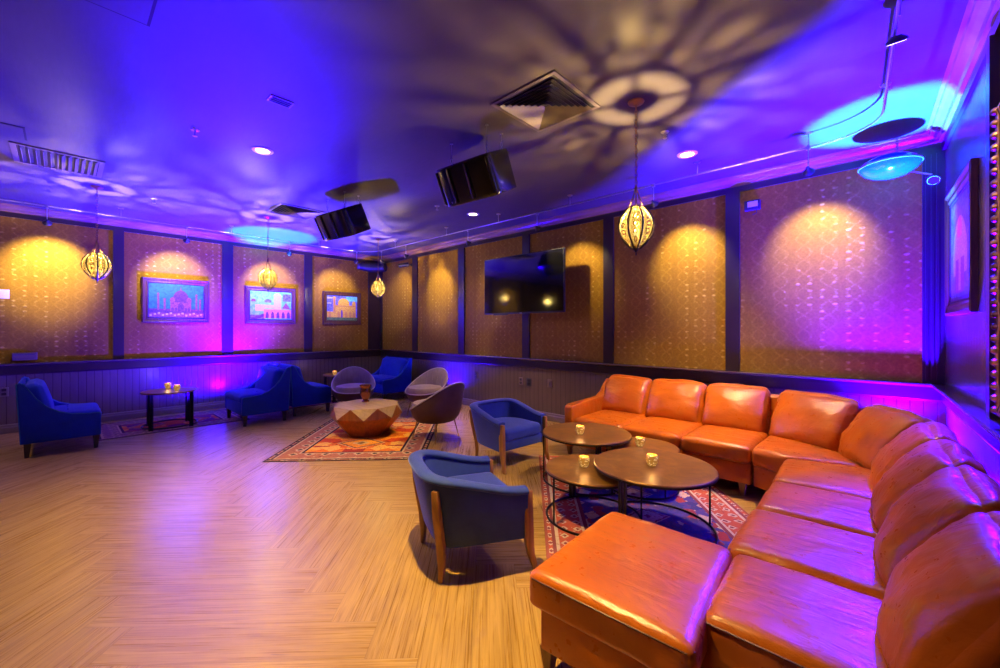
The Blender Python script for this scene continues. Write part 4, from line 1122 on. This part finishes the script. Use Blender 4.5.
# ---------------------------------------------------------------- faceted coffee table
def geo():
    t = thing('faceted_coffee_table', 'octagonal faceted wooden coffee table on the orange rug', 'coffee table', (-5.43, 3.0, .006))
    a0 = math.radians(-101); T = []; Mm = []; B = []
    for k in range(8):
        a = a0 + k*PI/4
        T.append(Vector((.455*math.cos(a), .455*math.sin(a), .42)))
        b = a + PI/8
        Mm.append(Vector((.50*math.cos(b), .50*math.sin(b), .275)))
        B.append(Vector((.27*math.cos(b), .27*math.sin(b), 0)))
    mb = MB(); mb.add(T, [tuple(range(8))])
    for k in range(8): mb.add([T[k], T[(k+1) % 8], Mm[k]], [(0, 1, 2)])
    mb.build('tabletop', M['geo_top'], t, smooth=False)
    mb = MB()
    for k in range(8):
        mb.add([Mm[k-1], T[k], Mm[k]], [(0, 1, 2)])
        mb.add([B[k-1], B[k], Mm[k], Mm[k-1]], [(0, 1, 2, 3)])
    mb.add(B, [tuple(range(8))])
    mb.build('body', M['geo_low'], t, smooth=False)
    x, y = at(365.5, 401.5, .426)
    c = thing('copper_cup', 'hammered copper cup standing on the faceted coffee table', 'cup', (x, y, .426))
    mb = MB(); mb.lathe([(.0005, 0), (.055, 0), (.058, .008), (.036, .026), (.055, .06), (.077, .115), (.075, .165), (.066, .20), (.088, .245), (.084, .245), (.062, .20), (.071, .16), (.071, .115), (.0005, .04)], 28); mb.build('bowl', M['copper'], c)
    mb = MB(); mb.lathe([(.066, .193), (.071, .196), (.071, .206), (.064, .208)], 28, closed=True); mb.build('band', M['copper'], c)
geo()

# ---------------------------------------------------------------- LED up-lights on the floor behind the furniture
VIO = (.020, .0, 1.0); ADDED_CYAN = (.0, .42, 1.0)  # cyan beams are added to give the brightest ceiling spots their clipped colour
def uplight(loc, label, *beams, lift=0.0):
    t = thing('floor_uplight', label, 'stage light', loc, 0, 'violet floor up-lights')
    mb = MB(); mb.lathe([(.0005, 0), (.075, 0), (.08, .01), (.08, .105), (.072, .115), (.068, .105), (.0005, .10)], 28); mb.xf(Matrix.Translation((0, 0, lift))); mb.build('can', M['matte'], t)
    mb = MB(); mb.lathe([(.0005, .106+lift), (.066, .108+lift)], 24); mb.build('lens', M['lens'], t)
    if lift:
        mb = MB(); mb.lathe([(.0005, 0), (.11, 0), (.11, .012), (.016, .02), (.014, lift), (.0005, lift)], 24); mb.build('stand', M['matte'], t)
    mb = MB(); mb.tube([(-.07, 0, .01+lift), (-.092, 0, .03+lift), (-.092, 0, .06+lift), (-.07, 0, .06+lift)], .006, 6); mb.tube([(.07, 0, .01+lift), (.092, 0, .03+lift), (.092, 0, .06+lift), (.07, 0, .06+lift)], .006, 6); mb.build('yoke', M['matte'], t)
    p = Vector(loc) + Vector((0, 0, .13+lift))
    for e, a, tg, col, bl in beams: spot(t, 'uplight_beam', p, tg, e, col, a, bl, .05)
uplight((-8.45, 2.20, .0), 'small floor uplight behind the blue chairs near the left wall',
        (8000, 120, (-7.0, 1.8, ZC), VIO, 1.0), (9500, 19, (-3.55, 1.0, ZC), VIO, .9), (3000, 34, (-5.4, 1.35, ZC), VIO, .9), (11000, 92, (-9.10, 2.3, 2.7), VIO, .8), (7000, 30, (-8.5, 2.75, ZC), ADDED_CYAN, .4), (4800, 172, (-9.0, 1.8, 2.2), VIO, 1.0), lift=.20)
uplight((.16, 5.12, 0), 'small floor uplight in the back corner behind the sofa',
        (9000, 124, (-1.0, 3.0, ZC), VIO, 1.0), (20000, 72, (-.10, 5.2, 3), VIO, .8), (13000, 21, (.00, 4.78, ZC), ADDED_CYAN, .4), (9000, 80, (.43, 3.4, 2.8), VIO, 1.0))
uplight((-6.35, 5.22, 0), 'small floor uplight against the back wall behind the grey chairs', (900, 140, (-6.3, 5.1, 3), VIO, 1.0))
uplight((-8.75, -1.4, 0), 'small floor uplight against the left wall outside the view', (500, 150, (-8.3, -1.4, 3), VIO, 1.0))

# ================================================================== WORLD, CAMERA, VIEW
w = bpy.data.worlds.new('World'); scene.world = w; w.use_nodes = True
bg = w.node_tree.nodes['Background']; bg.inputs[0].default_value = (.02, .015, .03, 1); bg.inputs[1].default_value = .3
cam = bpy.data.cameras.new('Camera'); co = bpy.data.objects.new('Camera', cam); COL.objects.link(co)
cam.sensor_width = 36; cam.sensor_fit = 'HORIZONTAL'; cam.lens = 410.3*36/1000
cam.shift_y = (329.1-334)/1000
cam.clip_start = .05
co.location = (0, 0, 1.5); co.rotation_euler = (PI/2, 0, .752)
scene.camera = co
vs = scene.view_settings
vs.view_transform = 'Standard'; vs.look = 'None'; vs.gamma = 1; vs.exposure = 0.2; vs.use_curve_mapping = False
